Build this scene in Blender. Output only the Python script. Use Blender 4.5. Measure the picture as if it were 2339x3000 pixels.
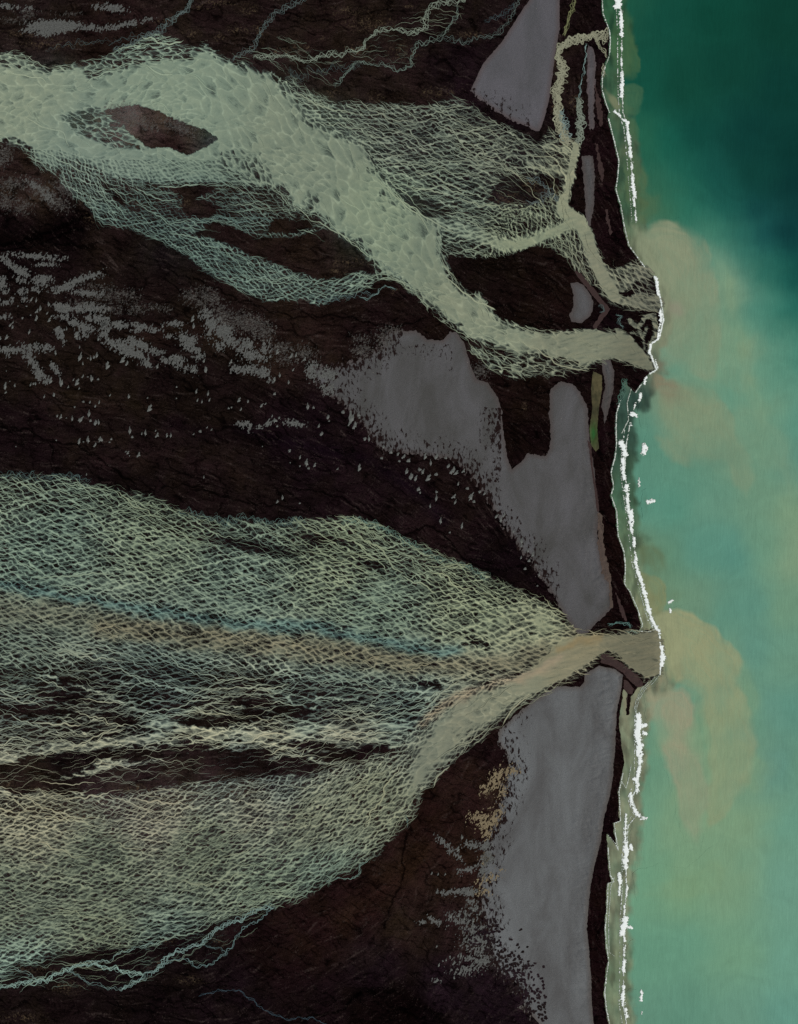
import bpy, math
import numpy as np
RNG = np.random.default_rng(7)
# ---------------------------------------------------------------- scene, camera, light
for o in list(bpy.data.objects): bpy.data.objects.remove(o)
SC = bpy.context.scene
COL = SC.collection
U = 0.1                                   # one unit = 100 m on the ground; map coordinates below are 10 m steps
def WX(x): return (np.asarray(x, float) - 1169.5) * U
def WY(y): return (1500.0 - np.asarray(y, float)) * U
CAMH = 900.0
cam = bpy.data.cameras.new('camera'); camo = bpy.data.objects.new('camera', cam); COL.objects.link(camo)
camo.location = (0, 0, CAMH); cam.sensor_fit = 'VERTICAL'; cam.sensor_height = 24
cam.lens = 12.0 / (150.0 / CAMH); cam.clip_start = 10; cam.clip_end = 20000
SC.camera = camo
SUN_EL, SUN_AZ = math.radians(38), math.radians(118)      # azimuth clockwise from +Y
w = bpy.data.worlds.new('World'); SC.world = w; w.use_nodes = True
nt = w.node_tree; nt.nodes.clear()
sky = nt.nodes.new('ShaderNodeTexSky'); sky.sky_type = 'NISHITA'; sky.sun_disc = False
sky.sun_elevation = SUN_EL; sky.sun_rotation = SUN_AZ
bg = nt.nodes.new('ShaderNodeBackground'); bg.inputs[1].default_value = 0.06
wo = nt.nodes.new('ShaderNodeOutputWorld')
nt.links.new(sky.outputs[0], bg.inputs[0]); nt.links.new(bg.outputs[0], wo.inputs[0])
sl = bpy.data.lights.new('sun', 'SUN'); sl.energy = 3.6; sl.angle = math.radians(0.5); sl.color = (1, .965, .92)
so = bpy.data.objects.new('sun', sl); COL.objects.link(so)
so.rotation_euler = (math.radians(90) - SUN_EL, 0, -SUN_AZ + math.pi)
so.location = (0, 0, 500)
vs = SC.view_settings; vs.view_transform = 'Standard'; vs.look = 'None'; vs.gamma = 1; vs.exposure = 0
SC.cycles.use_denoising = False; SC.cycles.max_bounces = 4
SC.render.film_transparent = False
KE = np.array([0.86, 0.86, 0.88])         # light reaching flat ground (measured): base colour = seen colour / KE
def lin(c):
    c = np.asarray(c, float) / 255.0
    return np.where(c <= 0.04045, c / 12.92, ((c + 0.055) / 1.055) ** 2.4) / KE

# ---------------------------------------------------------------- numpy tools
def noise(x, y, seed=0):
    """gradient noise, about -1..1"""
    x = np.asarray(x, float); y = np.asarray(y, float)
    xi = np.floor(x).astype(np.int64); yi = np.floor(y).astype(np.int64)
    xf = x - xi; yf = y - yi
    def g(ix, iy, dx, dy):
        h = (ix * 374761393 + iy * 668265263 + seed * 974634777) & 0xffffffff
        h = ((h ^ (h >> 13)) * 1274126177) & 0xffffffff
        h = h ^ (h >> 16)
        a = (h & 0xffff) * (2 * math.pi / 65536)
        return np.cos(a) * dx + np.sin(a) * dy
    u = xf * xf * xf * (xf * (xf * 6 - 15) + 10); v = yf * yf * yf * (yf * (yf * 6 - 15) + 10)
    a = g(xi, yi, xf, yf); b = g(xi + 1, yi, xf - 1, yf); c = g(xi, yi + 1, xf, yf - 1); d = g(xi + 1, yi + 1, xf - 1, yf - 1)
    return 1.5 * ((a * (1 - u) + b * u) * (1 - v) + (c * (1 - u) + d * u) * v)
def fbm(x, y, seed=0, o=4, gain=.5):
    s = 0; a = 1; n = 0
    for i in range(o):
        s = s + a * noise(x * 2 ** i + 17.3 * i, y * 2 ** i - 9.1 * i, seed + i); n += a; a *= gain
    return s / n
def sstep(t): t = np.clip(t, 0, 1); return t * t * (3 - 2 * t)
S = 3.0; X0, Y0, X1, Y1 = -210., -210., 2550., 3210.
gx = np.arange(X0, X1 + 1, S); gy = np.arange(Y0, Y1 + 1, S)
NX, NY = len(gx), len(gy)
GX, GY = np.meshgrid(gx, gy)
def samp(A, x, y):
    u = np.clip((np.asarray(x) - X0) / S, 0, NX - 1.001); v = np.clip((np.asarray(y) - Y0) / S, 0, NY - 1.001)
    i = u.astype(np.int64); j = v.astype(np.int64); fu = u - i; fv = v - j
    if A.ndim == 3: fu = fu[..., None]; fv = fv[..., None]
    return (A[j, i] * (1 - fu) + A[j, i + 1] * fu) * (1 - fv) + (A[j + 1, i] * (1 - fu) + A[j + 1, i + 1] * fu) * fv
def sdf_at(pts, px, py):
    P = np.asarray(pts, float); d = np.full(px.shape, 1e9); ins = np.zeros(px.shape, bool)
    for k in range(len(P)):
        ax, ay = P[k]; bx, by = P[(k + 1) % len(P)]
        ex, ey = bx - ax, by - ay; L = ex * ex + ey * ey + 1e-9
        t = np.clip(((px - ax) * ex + (py - ay) * ey) / L, 0, 1)
        d = np.minimum(d, (px - ax - t * ex) ** 2 + (py - ay - t * ey) ** 2)
        c = (ay > py) != (by > py)
        if ey != 0: ins ^= c & (px < ax + (py - ay) / ey * ex)
    d = np.sqrt(d); return np.where(ins, d, -d)
def line_at(pts, px, py):
    """distance to a polyline and the position 0..1 along it"""
    P = np.asarray(pts, float); d = np.full(px.shape, 1e9); s = np.zeros(px.shape)
    n = len(P) - 1
    for k in range(n):
        ax, ay = P[k][:2]; bx, by = P[k + 1][:2]; ex, ey = bx - ax, by - ay; L = ex * ex + ey * ey + 1e-9
        t = np.clip(((px - ax) * ex + (py - ay) * ey) / L, 0, 1)
        q = (px - ax - t * ex) ** 2 + (py - ay - t * ey) ** 2
        m = q < d; d = np.where(m, q, d); s = np.where(m, (k + t) / n, s)
    return np.sqrt(d), s
def box_of(pts, mar):
    P = np.asarray(pts, float)
    i0 = max(0, int((P[:, 0].min() - mar - X0) / S)); i1 = min(NX, int((P[:, 0].max() + mar - X0) / S) + 2)
    j0 = max(0, int((P[:, 1].min() - mar - Y0) / S)); j1 = min(NY, int((P[:, 1].max() + mar - Y0) / S) + 2)
    return slice(j0, j1), slice(i0, i1)
def paint_poly(A, pts, val, blur, rough=0, rs=30):
    sl_ = box_of(pts, blur + rough)
    x, y = GX[sl_], GY[sl_]; d = sdf_at(pts, x, y)
    if rough: d = d + rough * fbm(x / rs, y / rs, 91, 3)
    m = sstep(d / blur + .5)
    if A.ndim == 3: m = m[..., None]
    A[sl_] = A[sl_] * (1 - m) + np.asarray(val) * m
def paint_line(A, pts, wd, val, blur):
    sl_ = box_of([p[:2] for p in pts], blur + wd)
    d, _ = line_at(pts, GX[sl_], GY[sl_]); m = sstep((wd - d) / blur + .5)
    if A.ndim == 3: m = m[..., None]
    A[sl_] = A[sl_] * (1 - m) + np.asarray(val) * m
def resample(pts, step):
    P = np.asarray(pts, float); seg = np.hypot(*np.diff(P[:, :2], axis=0).T); s = np.concatenate([[0], np.cumsum(seg)])
    t = np.arange(0, s[-1], step); return np.stack([np.interp(t, s, P[:, k]) for k in range(P.shape[1])], 1), t
def rbf(ctrl, nval, p=3.0, soft=40.0, step=8):
    """smooth interpolation of control values on the grid"""
    cx = GX[::step, ::step]; cy = GY[::step, ::step]
    acc = np.zeros(cx.shape + (nval,)); ws = np.zeros(cx.shape)
    for c in ctrl:
        wgt = 1.0 / (((cx - c[0]) ** 2 + (cy - c[1]) ** 2) + soft ** 2) ** (p / 2 + .5)
        acc += wgt[..., None] * np.asarray(c[2], float); ws += wgt
    acc /= ws[..., None]
    u = (np.arange(NX) / step).clip(0, cx.shape[1] - 1.001); v = (np.arange(NY) / step).clip(0, cx.shape[0] - 1.001)
    i = u.astype(int); j = v.astype(int); fu = (u - i)[None, :, None]; fv = (v - j)[:, None, None]
    a = acc[j][:, i]; b = acc[j][:, i + 1]; c = acc[j + 1][:, i]; d = acc[j + 1][:, i + 1]
    return (a * (1 - fu) + b * fu) * (1 - fv) + (c * (1 - fu) + d * fu) * fv
def T(ox, oy, *p):                       # reading off enlarged map sheets
    return [(ox + a * .4697, oy + b * .4697) for a, b in p]

# ---------------------------------------------------------------- mesh + material tools
def new_mesh(name, V, F, mats, cols=None, attrs=None, midx=None, smooth=False):
    """V (n,3), F (m,4) with -1 in the last column for triangles"""
    V = np.asarray(V, np.float32); F = np.asarray(F, np.int64)
    me = bpy.data.meshes.new(name)
    tri = F[:, 3] < 0
    tot = np.where(tri, 3, 4); st = np.concatenate([[0], np.cumsum(tot)[:-1]])
    li = F.ravel()[F.ravel() >= 0]
    me.vertices.add(len(V)); me.vertices.foreach_set('co', V.ravel())
    me.loops.add(len(li)); me.loops.foreach_set('vertex_index', li.astype(np.int32))
    me.polygons.add(len(F)); me.polygons.foreach_set('loop_start', st.astype(np.int32)); me.polygons.foreach_set('loop_total', tot.astype(np.int32))
    if midx is not None: me.polygons.foreach_set('material_index', np.asarray(midx, np.int32))
    if smooth: me.polygons.foreach_set('use_smooth', np.ones(len(F), bool))
    me.update(calc_edges=True)
    for m in (mats if isinstance(mats, (list, tuple)) else [mats]): me.materials.append(m)
    if cols is not None:
        a = me.attributes.new('tint', 'FLOAT_COLOR', 'POINT')
        c = np.ones((len(V), 4), np.float32); c[:, :cols.shape[1]] = cols; a.data.foreach_set('color', c.ravel())
    for k, v in (attrs or {}).items():
        a = me.attributes.new(k, 'FLOAT', 'POINT'); a.data.foreach_set('value', np.asarray(v, np.float32))
    return me
def add(name, me, label, cat, group=None, kind=None, parent=None, loc=None):
    o = bpy.data.objects.new(name, me); COL.objects.link(o)
    if parent is not None: o.parent = parent
    else:
        o['label'] = label; o['category'] = cat
        if group: o['group'] = group
        if kind: o['kind'] = kind
    if loc is not None: o.location = loc
    return o
class Mat:
    def __init__(s, name):
        s.m = bpy.data.materials.new(name); s.m.use_nodes = True; s.t = s.m.node_tree; s.t.nodes.clear()
        s.out = s.n('ShaderNodeOutputMaterial'); s.b = s.n('ShaderNodeBsdfPrincipled'); s.L(s.b.outputs[0], s.out.inputs[0])
        s.b.inputs['Roughness'].default_value = .9; s.b.inputs['Specular IOR Level'].default_value = .0
        s.tc = s.n('ShaderNodeTexCoord').outputs['Object']
    def n(s, k): return s.t.nodes.new(k)
    def L(s, a, b): s.t.links.new(a, b)
    def attr(s, name, vec=False):
        a = s.n('ShaderNodeAttribute'); a.attribute_name = name; return a.outputs['Color' if vec else 'Fac']
    def mapv(s, sc, rot=0, src=None):
        m = s.n('ShaderNodeMapping'); m.inputs['Scale'].default_value = sc; m.inputs['Rotation'].default_value = (0, 0, rot)
        s.L(src or s.tc, m.inputs[0]); return m.outputs[0]
    def noise(s, scale, det=3, rough=.55, vec=None, dist=0):
        n = s.n('ShaderNodeTexNoise'); n.inputs['Scale'].default_value = scale; n.inputs['Detail'].default_value = det
        n.inputs['Roughness'].default_value = rough; n.inputs['Distortion'].default_value = dist
        s.L(vec or s.tc, n.inputs['Vector']); return n.outputs[0]
    def math(s, op, a, b=None, c=None, clamp=False):
        n = s.n('ShaderNodeMath'); n.operation = op; n.use_clamp = clamp
        for i, v in enumerate((a, b, c)):
            if v is None: continue
            if isinstance(v, (int, float)): n.inputs[i].default_value = v
            else: s.L(v, n.inputs[i])
        return n.outputs[0]
    def ramp(s, x, a, b, lo=0., hi=1.):
        n = s.n('ShaderNodeMapRange'); n.clamp = True; n.interpolation_type = 'SMOOTHSTEP'
        s.L(x, n.inputs[0])
        for i, v in enumerate((a, b, lo, hi)): n.inputs[i + 1].default_value = v
        return n.outputs[0]
    def mix(s, f, a, b, mode='MIX'):
        n = s.n('ShaderNodeMix'); n.data_type = 'RGBA'; n.blend_type = mode
        for i, v in ((0, f), (6, a), (7, b)):
            if isinstance(v, (int, float)): n.inputs[i].default_value = v
            elif isinstance(v, (tuple, list, np.ndarray)): n.inputs[i].default_value = tuple(v)[:3] + (1,)
            else: s.L(v, n.inputs[i])
        return n.outputs[2]
    def scale(s, col, f):                  # colour times a number
        n = s.n('ShaderNodeVectorMath'); n.operation = 'SCALE'; s.L(col, n.inputs[0]); s.L(f, n.inputs[3]); return n.outputs[0]
    def color(s, c): s.L(c, s.b.inputs['Base Color'])
    def bump(s, h, strength, dist=.1):
        b = s.n('ShaderNodeBump'); b.inputs['Strength'].default_value = strength; b.inputs['Distance'].default_value = dist
        s.L(h, b.inputs['Height']); s.L(b.outputs[0], s.b.inputs['Normal'])
    def alpha(s, a): s.L(a, s.b.inputs['Alpha'])

def field_sheet(Ff, bbox, step, keepall=False):
    """mesh of the region where Ff(x,y)>0 with its outline cut cleanly; returns map x, y, faces"""
    bx0 = math.floor((bbox[0] - X0) / step) * step + X0; by0 = math.floor((bbox[1] - Y0) / step) * step + Y0
    xs = np.arange(bx0, bbox[2] + step, step); ys = np.arange(by0, bbox[3] + step, step)
    x, y = np.meshgrid(xs, ys); F = Ff(x, y); ny, nx = F.shape
    ins = F > 0; idx = np.arange(nx * ny).reshape(ny, nx)
    cnt = ins[:-1, :-1].astype(int) + ins[:-1, 1:] + ins[1:, 1:] + ins[1:, :-1]
    jf, i_f = np.nonzero(cnt == 4)
    Q = np.stack([idx[jf, i_f], idx[jf + 1, i_f], idx[jf + 1, i_f + 1], idx[jf, i_f + 1]], 1)
    ex, ey, faces = [], [], []
    n0 = nx * ny; cache = {}
    jb, ib = np.nonzero((cnt > 0) & (cnt < 4))
    for j, i in zip(jb.tolist(), ib.tolist()):
        cs = ((j, i), (j + 1, i), (j + 1, i + 1), (j, i + 1)); poly = []
        for k in range(4):
            a = cs[k]; b = cs[(k + 1) % 4]; fa = F[a]; fb = F[b]
            if fa > 0: poly.append(int(idx[a]))
            if (fa > 0) != (fb > 0):
                key = (a, b) if a < b else (b, a)
                if key not in cache:
                    t = fa / (fa - fb); cache[key] = n0 + len(ex)
                    ex.append(x[a] + (x[b] - x[a]) * t); ey.append(y[a] + (y[b] - y[a]) * t)
                poly.append(cache[key])
        if len(poly) == 3: faces.append((poly[0], poly[1], poly[2], -1))
        elif len(poly) == 4: faces.append(tuple(poly))
        elif len(poly) > 4:
            faces.append((poly[0], poly[1], poly[2], poly[3])); faces.append((poly[0], poly[3], poly[4], -1))
            if len(poly) == 6: faces.append((poly[0], poly[4], poly[5], -1))
    A = np.concatenate([Q, np.array(faces, np.int64).reshape(-1, 4)]) if faces else Q
    vx = np.concatenate([x.ravel(), ex]); vy = np.concatenate([y.ravel(), ey])
    used = np.zeros(len(vx), bool); fl = A.ravel(); used[fl[fl >= 0]] = True
    rm = np.cumsum(used) - 1; A = np.where(A >= 0, rm[np.maximum(A, 0)], -1)
    return vx[used], vy[used], A

# ================================================================ THE MAP
COAST = [(1750,-230),(1758,-100),(1762,0),(1764,38),(1783,89),(1786,117),(1783,164),(1772,190),(1762,225),(1762,263),(1772,300),(1783,329),(1781,348),(1795,404),(1811,470),
 (1807,521),(1802,554),(1816,601),(1826,658),(1840,719),(1863,750),(1887,783),(1915,811),(1926,844),(1938,905),(1941,938),(1929,990),(1905,1008),(1901,1032),(1921,1083),
 (1901,1095),(1877,1126),(1860,1149),(1845,1135),(1833,1120),(1828,1110),(1832,1135),(1816,1173),(1804,1210),(1802,1257),(1804,1300),(1800,1337),(1788,1384),(1795,1426),(1788,1450),(1804,1497),(1809,1570),(1826,1617),
 (1830,1664),(1828,1711),(1844,1735),(1865,1782),(1880,1829),(1872,1850),(1900,1850),(1929,1846),(1938,1899),(1934,1975),(1900,2000),(1887,2010),(1868,2016),(1850,2040),(1842,2095),(1834,2097),(1838,2030),
 (1828,2020),(1822,2060),(1814,2111),(1821,2181),(1830,2235),(1823,2264),(1811,2320),(1816,2405),(1797,2412),(1800,2440),(1809,2490),(1800,2470),(1779,2444),(1779,2480),(1781,2513),(1786,2565),
 (1797,2583),(1779,2588),(1776,2659),(1771,2720),(1774,2767),(1781,2814),(1774,2861),(1769,2908),(1774,2955),(1783,2997),(1790,3100),(1785,3230)]
LANDP = COAST + [(-400,3230),(-400,-230)]
sl_ = box_of(COAST, 5000)
landsd = sdf_at(LANDP, GX, GY)
landsd = landsd + 4.5 * fbm(GX / 17, GY / 17, 5, 4)

# --- the water of the rivers: how much of the ground the channels cover
D = np.zeros((NY, NX))
UP = [(-230,150),(0,160),(47,164),(85,188),(141,211),(197,197),(235,197),(282,178),(352,178),(423,172),(460,162),(517,155),(606,141),(658,174),(728,197),(798,221),(828,268),(875,300),(917,348),(988,394),
 (1063,423),(1086,470),(1124,531),(1176,578),(1209,611),(1270,625),(1288,676),(1293,733),(1307,773),(1321,816),(1378,863),(1406,858),(1429,891),(1458,928),(1514,957),(1598,975),(1670,971),(1736,966),
 (1821,966),(1858,994),(1877,1027),(1915,1055),(1922,1085),(1868,1074),(1802,1050),(1760,1050),(1717,1075),(1650,1090),(1600,1060),(1598,1041),(1514,1041),(1458,1013),(1364,989),(1345,957),(1298,933),(1251,891),(1199,844),
 (1176,820),(1105,797),(1100,773),(1077,750),(1054,714),(1002,695),(964,667),(931,629),(870,611),(847,578),(835,545),(798,554),(681,540),(587,531),(470,545),(423,535),(319,526),(291,507),(188,474),(160,500),(127,488),(85,437),(28,413),(0,418),(-230,430)]
FAN = [(-230,1400),(0,1407),(108,1398),(188,1403),(282,1436),(413,1450),(470,1473),(560,1520),(690,1560),(800,1540),(894,1530),(1025,1523),(1105,1542),(1176,1589),(1270,1627),(1364,1660),(1420,1697),(1519,1735),(1600,1768),
 (1624,1782),(1661,1829),(1703,1862),(1774,1857),(1844,1857),(1924,1843),(1945,1900),(1938,1979),(1887,1989),(1840,1951),(1802,1913),(1779,1908),(1741,1937),(1713,1965),(1680,1984),(1586,2031),
 (1519,2064),(1458,2111),(1382,2167),(1331,2223),(1288,2250),(1260,2288),(1223,2316),(1218,2358),(1199,2396),(1143,2452),(1091,2508),(1035,2537),(955,2579),(875,2630),(800,2654),(733,2665),(611,2706),(460,2762),(305,2776),(188,2790),(47,2823),(0,2856),(-230,2930)]
M1 = [(178,475),(178,531),(220,580),(263,606),(300,657),(376,672),(470,704),(545,750),(611,802),(705,849),(770,881),(800,884),(894,877),(932,898),(978,881),(1044,858),(1100,832),(1135,806),(1082,805),(1054,797),(1011,816),(941,820),(856,797),(800,773),(720,745),
 (705,730),(611,681),(578,634),(517,639),(404,630),(340,590),(270,520),(260,500)]
M1B = [(291,510),(330,560),(420,640),(560,650),(680,690),(760,690),(800,655),(880,640),(950,680),(870,611),(840,550),(700,560),(640,545),(560,600),(500,560),(420,545)]
M2 = [(814,230),(866,225),(894,268),(988,305),(1129,308),(1246,315),(1326,291),(1359,301),(1425,343),(1533,395),(1575,425),(1609,385),(1656,410),(1694,412),(1690,450),(1675,498),(1673,535),(1652,570),(1648,610),(1690,640),(1727,690),(1755,747),(1793,792),
 (1863,765),(1915,830),(1935,905),(1870,912),(1802,893),(1760,863),(1741,835),(1694,806),(1652,750),(1600,722),(1551,723),(1495,747),(1410,757),(1312,745),(1250,640),(1150,590),(1080,480),(1000,400),(900,350)]
for P_ in (M1, M2, UP, FAN): paint_poly(D, P_, .17, 70, 14, 30)
paint_poly(D, M1, .52, 14, 8, 18)
paint_poly(D, M1B, .30, 24, 20, 40)
paint_poly(D, M2, .50, 26, 10, 24)
paint_poly(D, UP, .97, 40, 13, 30)
# thinner, streakier places inside the upper river
for p, v in (([(380,135),(460,95),(530,125),(600,150),(560,175),(470,180),(380,200),(260,235),(240,205),(300,170)], .55),
             ([(178,345),(260,315),(310,330),(390,400),(420,440),(330,430),(240,400)], .55),
             ([(-10,150),(60,160),(130,195),(145,215),(60,200),(-10,185)], .6),
             ([(640,450),(700,440),(790,480),(800,540),(700,535),(650,510)], .78),
             ([(190,470),(260,480),(300,510),(300,560),(240,560),(190,520)], .5),
             ([(900,560),(940,580),(930,610),(880,600)], .8),
             ([(1390,1020),(1500,1045),(1600,1045),(1700,1050),(1700,1085),(1600,1105),(1500,1113),(1440,1085),(1370,1020)], .48)):
    paint_poly(D, p, v, 22, 8, 20)
paint_poly(D, [(830,255),(900,300),(990,395),(1070,430),(1000,410),(900,370),(860,330)], .75, 20)
paint_poly(D, [(1640,985),(1750,970),(1850,985),(1910,1060),(1925,1090),(1880,1076),(1800,1050),(1700,1060),(1640,1040)], 1.0, 10)
paint_poly(D, [(830,110),(1000,150),(1100,85),(1250,20),(1380,-20),(1350,60),(1260,120),(1215,200),(1130,215),(1050,205),(980,262),(880,225),(700,185),(640,160)], .10, 30, 10, 24)
paint_poly(D, [(0,2840),(200,2812),(480,2765),(700,2690),(800,2645),(740,2740),(640,2812),(480,2850),(350,2912),(200,2892),(0,2905),(-100,2920)], .11, 20, 8, 20)
# solid channels of the right hand net
for pts, wd, v in (([(1000,395),(1090,420),(1150,470),(1300,480),(1400,490),(1500,455),(1600,490),(1680,500)], 6, .72),
                   ([(1090,425),(1200,400),(1330,400),(1450,440),(1560,470),(1660,470)], 5, .68),
                   ([(1560,480),(1620,500),(1675,515)], 14, .84), ([(1600,430),(1650,440),(1685,450)], 10, .74),
                   ([(1130,570),(1200,605),(1290,655),(1400,690),(1480,722),(1560,702),(1640,672),(1700,650)], 20, .84), ([(1080,500),(1180,520),(1300,560),(1400,600),(1500,610),(1600,640)], 8, .68), ([(1450,715),(1530,720),(1600,690),(1680,655)], 12, .97),
                   ([(1690,425),(1685,451),(1675,493),(1670,531),(1655,575)], 11, 1.), ([(1655,570),(1648,600),(1655,625)], 17, 1.), ([(1650,615),(1694,645),(1717,681),(1735,745),(1770,815),(1800,850)], 20, 1.),
                   ([(1770,810),(1810,862),(1870,880),(1925,890)], 22, .9), ([(1790,800),(1850,795),(1900,800)], 16, .8), ([(1810,850),(1850,820),(1890,790)], 14, .8), ([(1760,800),(1800,870)], 18, 1.)):
    paint_line(D, pts, wd, v, 10)
paint_poly(D, [(1480,510),(1560,505),(1640,520),(1650,560),(1560,600),(1500,600),(1430,590),(1440,560)], .12, 20, 10, 20)
paint_poly(D, [(1905,1868),(1922,1862),(1918,1876)], .0, 5); paint_poly(D, [(1908,1893),(1918,1890),(1919,1905),(1908,1900)], .0, 5)
paint_poly(D, [(1815,858),(1850,848),(1862,862),(1830,872)], .03, 8); paint_poly(D, [(1775,755),(1800,752),(1850,765),(1830,775),(1800,790)], .05, 10)
# the island and dark gaps of the upper river
ISLE = [(306,326),(357,314),(404,309),(470,329),(526,357),(601,380),(643,409),(615,426),(554,456),(498,434),(437,434),(390,399),(357,362)]
paint_poly(D, ISLE, 0, 6, 5, 12)
DI = [(1307,755),(1330,752),(1400,765),(1495,752),(1560,722),(1610,728),(1650,752),(1690,812),(1740,850),(1765,880),(1800,905),(1870,925),(1915,925),(1915,1030),(1880,1020),(1850,985),(1821,960),(1736,960),(1670,965),(1600,968),(1530,955),(1460,925),(1430,885),(1405,850),(1378,855),(1340,810)]
paint_poly(D, DI, 0, 8, 5, 14)
paint_poly(D, [(560,690),(640,650),(760,700),(850,660),(900,650),(1000,705),(1060,760),(1090,790),(1000,800),(900,780),(800,745),(700,730),(620,700)], .05, 16, 8, 20)
paint_line(D, [(560,650),(650,640),(760,690),(870,690),(960,660)], 6, .45, 14)
paint_poly(D, [(520,600),(600,585),(640,610),(620,640),(560,640)], .02, 14, 8, 20)
paint_poly(D, [(1160,562),(1260,590),(1330,620),(1250,640),(1190,600)], .15, 16, 8, 20)
paint_poly(D, [(1290,700),(1330,720),(1370,735),(1320,745)], .3, 10)
# third mouth
for pts, wd in (([(1845,940),(1870,960),(1890,930),(1910,925)], 7), ([(1870,960),(1885,985),(1895,960)], 5), ([(1915,925),(1922,960),(1915,1000),(1903,1010),(1903,1040),(1920,1075)], 8), ([(1850,975),(1880,980),(1890,1020)], 4)):
    paint_line(D, pts, wd, .8, 6)
# the great fan
paint_poly(D, FAN, .66, 44, 16, 34)
paint_poly(D, [(-230,1400),(0,1400),(300,1430),(560,1515),(800,1535),(1060,1520),(1270,1620),(1500,1720),(1500,1780),(1300,1730),(1100,1660),(900,1620),(600,1590),(300,1500),(-230,1500)], .46, 30, 14, 30)
paint_poly(D, [(-230,1640),(0,1660),(300,1690),(600,1740),(1000,1800),(1400,1860),(1600,1850),(1600,1940),(1300,1990),(1000,1950),(600,1900),(200,1860),(-230,1840)], .76, 60)
paint_poly(D, [(-230,1700),(0,1705),(188,1744),(376,1777),(564,1810),(752,1838),(752,1815),(560,1785),(376,1750),(188,1718),(0,1685),(-230,1680)], .60, 20)
paint_poly(D, [(1420,1800),(1580,1770),(1660,1835),(1700,1865),(1700,1960),(1600,1930),(1480,1960),(1380,1960),(1380,1900)], .86, 50)
paint_poly(D, [(-230,1960),(0,1955),(300,1925),(600,1940),(900,1985),(1150,2020),(1250,2060),(1180,2110),(1000,2120),(700,2120),(400,2180),(-230,2200)], .27, 50, 20, 50)
paint_poly(D, [(-230,2210),(60,2215),(250,2190),(500,2180),(700,2190),(900,2200),(1120,2180),(1180,2200),(900,2270),(600,2300),(300,2330),(100,2330),(-230,2360)], .10, 30, 20, 40)
for pts, wd, v in (([(-200,2270),(0,2225),(80,2210),(200,2185),(330,2180),(430,2160),(520,2135),(640,2145),(760,2160),(860,2150),(950,2130),(1080,2140),(1200,2125)], 14, .72), ([(440,2110),(520,2130),(600,2140)], 16, .7),
                   ([(240,2245),(300,2230),(400,2235),(520,2210),(640,2180)], 7, .6), ([(-200,2370),(0,2310),(40,2330),(110,2330),(190,2275),(230,2262),(330,2245),(440,2240)], 9, .7),
                   ([(0,2330),(90,2330),(170,2300)], 7, .6), ([(220,2340),(260,2300),(330,2275),(400,2262)], 4, .5), ([(500,2300),(570,2300),(610,2270),(680,2260),(720,2250),(800,2215),(900,2190)], 4, .55), ([(800,2200),(880,2210),(950,2240),(1000,2225)], 5, .5),
                   ([(-200,2120),(0,2095),(120,2080),(250,2100),(380,2110),(470,2105)], 4, .55), ([(0,2140),(150,2150),(300,2140),(430,2150),(520,2135)], 4, .5), ([(450,2000),(560,2035),(640,2040),(760,2010),(900,2050),(1050,2040)], 5, .55), ([(520,2090),(640,2080),(760,2060),(900,2080),(1060,2075),(1180,2060)], 5, .55), ([(100,2180),(260,2165),(380,2170)], 4, .5), ([(-200,2050),(0,2020),(140,1985),(260,2010),(350,2060),(450,2090)], 6, .6), ([(260,2020),(320,2040),(400,1990),(500,1990)], 5, .5)):
    paint_line(D, [(x_, y_ + 5 * math.sin(x_ / 31.)) for x_, y_ in resample(pts, 12.)[0].tolist()], wd * .8, v * 1.12, 9)
paint_poly(D, [(-230,2340),(0,2370),(100,2390),(300,2420),(500,2400),(800,2330),(1000,2290),(1220,2240),(1210,2340),(1050,2500),(800,2620),(500,2700),(200,2760),(-230,2830)], .70, 50, 20, 50)
paint_poly(D, [(1600,2020),(1480,2000),(1340,2040),(1290,2090),(1240,2160),(1200,2260),(1180,2360),(1210,2370),(1230,2310),(1290,2245),(1382,2160),(1519,2058),(1586,2025)], .95, 60, 14, 34)
paint_poly(D, [(-230,2330),(100,2350),(300,2340),(560,2310),(800,2290),(900,2310),(600,2350),(350,2390),(150,2390),(-230,2370)], .42, 30, 14, 30)
for p, gv in [(q_, .17 if max(a_[1] for a_ in q_) < 1910 else .10) for q_ in (([(95,2215),(180,2205),(290,2212),(280,2250),(170,2262),(100,2240)]), ([(400,2212),(480,2196),(560,2180),(640,2180),(600,2200),(520,2222),(420,2230)]), ([(480,2240),(600,2215),(740,2195),(800,2192),(780,2225),(680,2240),(560,2262)]),
          ([(815,2180),(920,2165),(980,2175),(990,2195),(900,2200)]), ([(110,2270),(200,2285),(170,2310),(120,2320)]), ([(250,2290),(420,2270),(480,2290),(400,2330),(280,2320)]), ([(120,1990),(260,1985),(300,2000),(200,2005)]),
          ([(300,2080),(440,2110),(380,2125),(300,2110)]), ([(0,2060),(180,2070),(230,2090),(60,2100),(-200,2110)]), ([(500,2105),(620,2110),(760,2070),(800,2090),(700,2125),(560,2130)]), ([(810,2065),(960,2080),(900,2098),(810,2090)]),
          ([(1210,1985),(1290,2000),(1300,2020),(1240,2010)]), ([(560,1575),(700,1570),(800,1600),(920,1620),(820,1635),(680,1600)]), ([(850,1560),(980,1570),(1040,1590),(920,1595)]), ([(1050,1640),(1130,1650),(1110,1670),(1040,1660)]), ([(1370,1870),(1430,1880),(1440,1900),(1380,1890)]), ([(300,2260),(420,2235),(560,2215),(700,2205),(790,2200),(780,2250),(640,2285),(480,2300),(330,2310)]), ([(60,2215),(180,2205),(270,2215),(240,2270),(120,2285),(50,2260)]), ([(640,2050),(780,2045),(860,2070),(740,2078)]), ([(80,2025),(220,2030),(300,2060),(180,2058)]))]:
    paint_poly(D, p, gv, 16, 12, 20)
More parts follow.
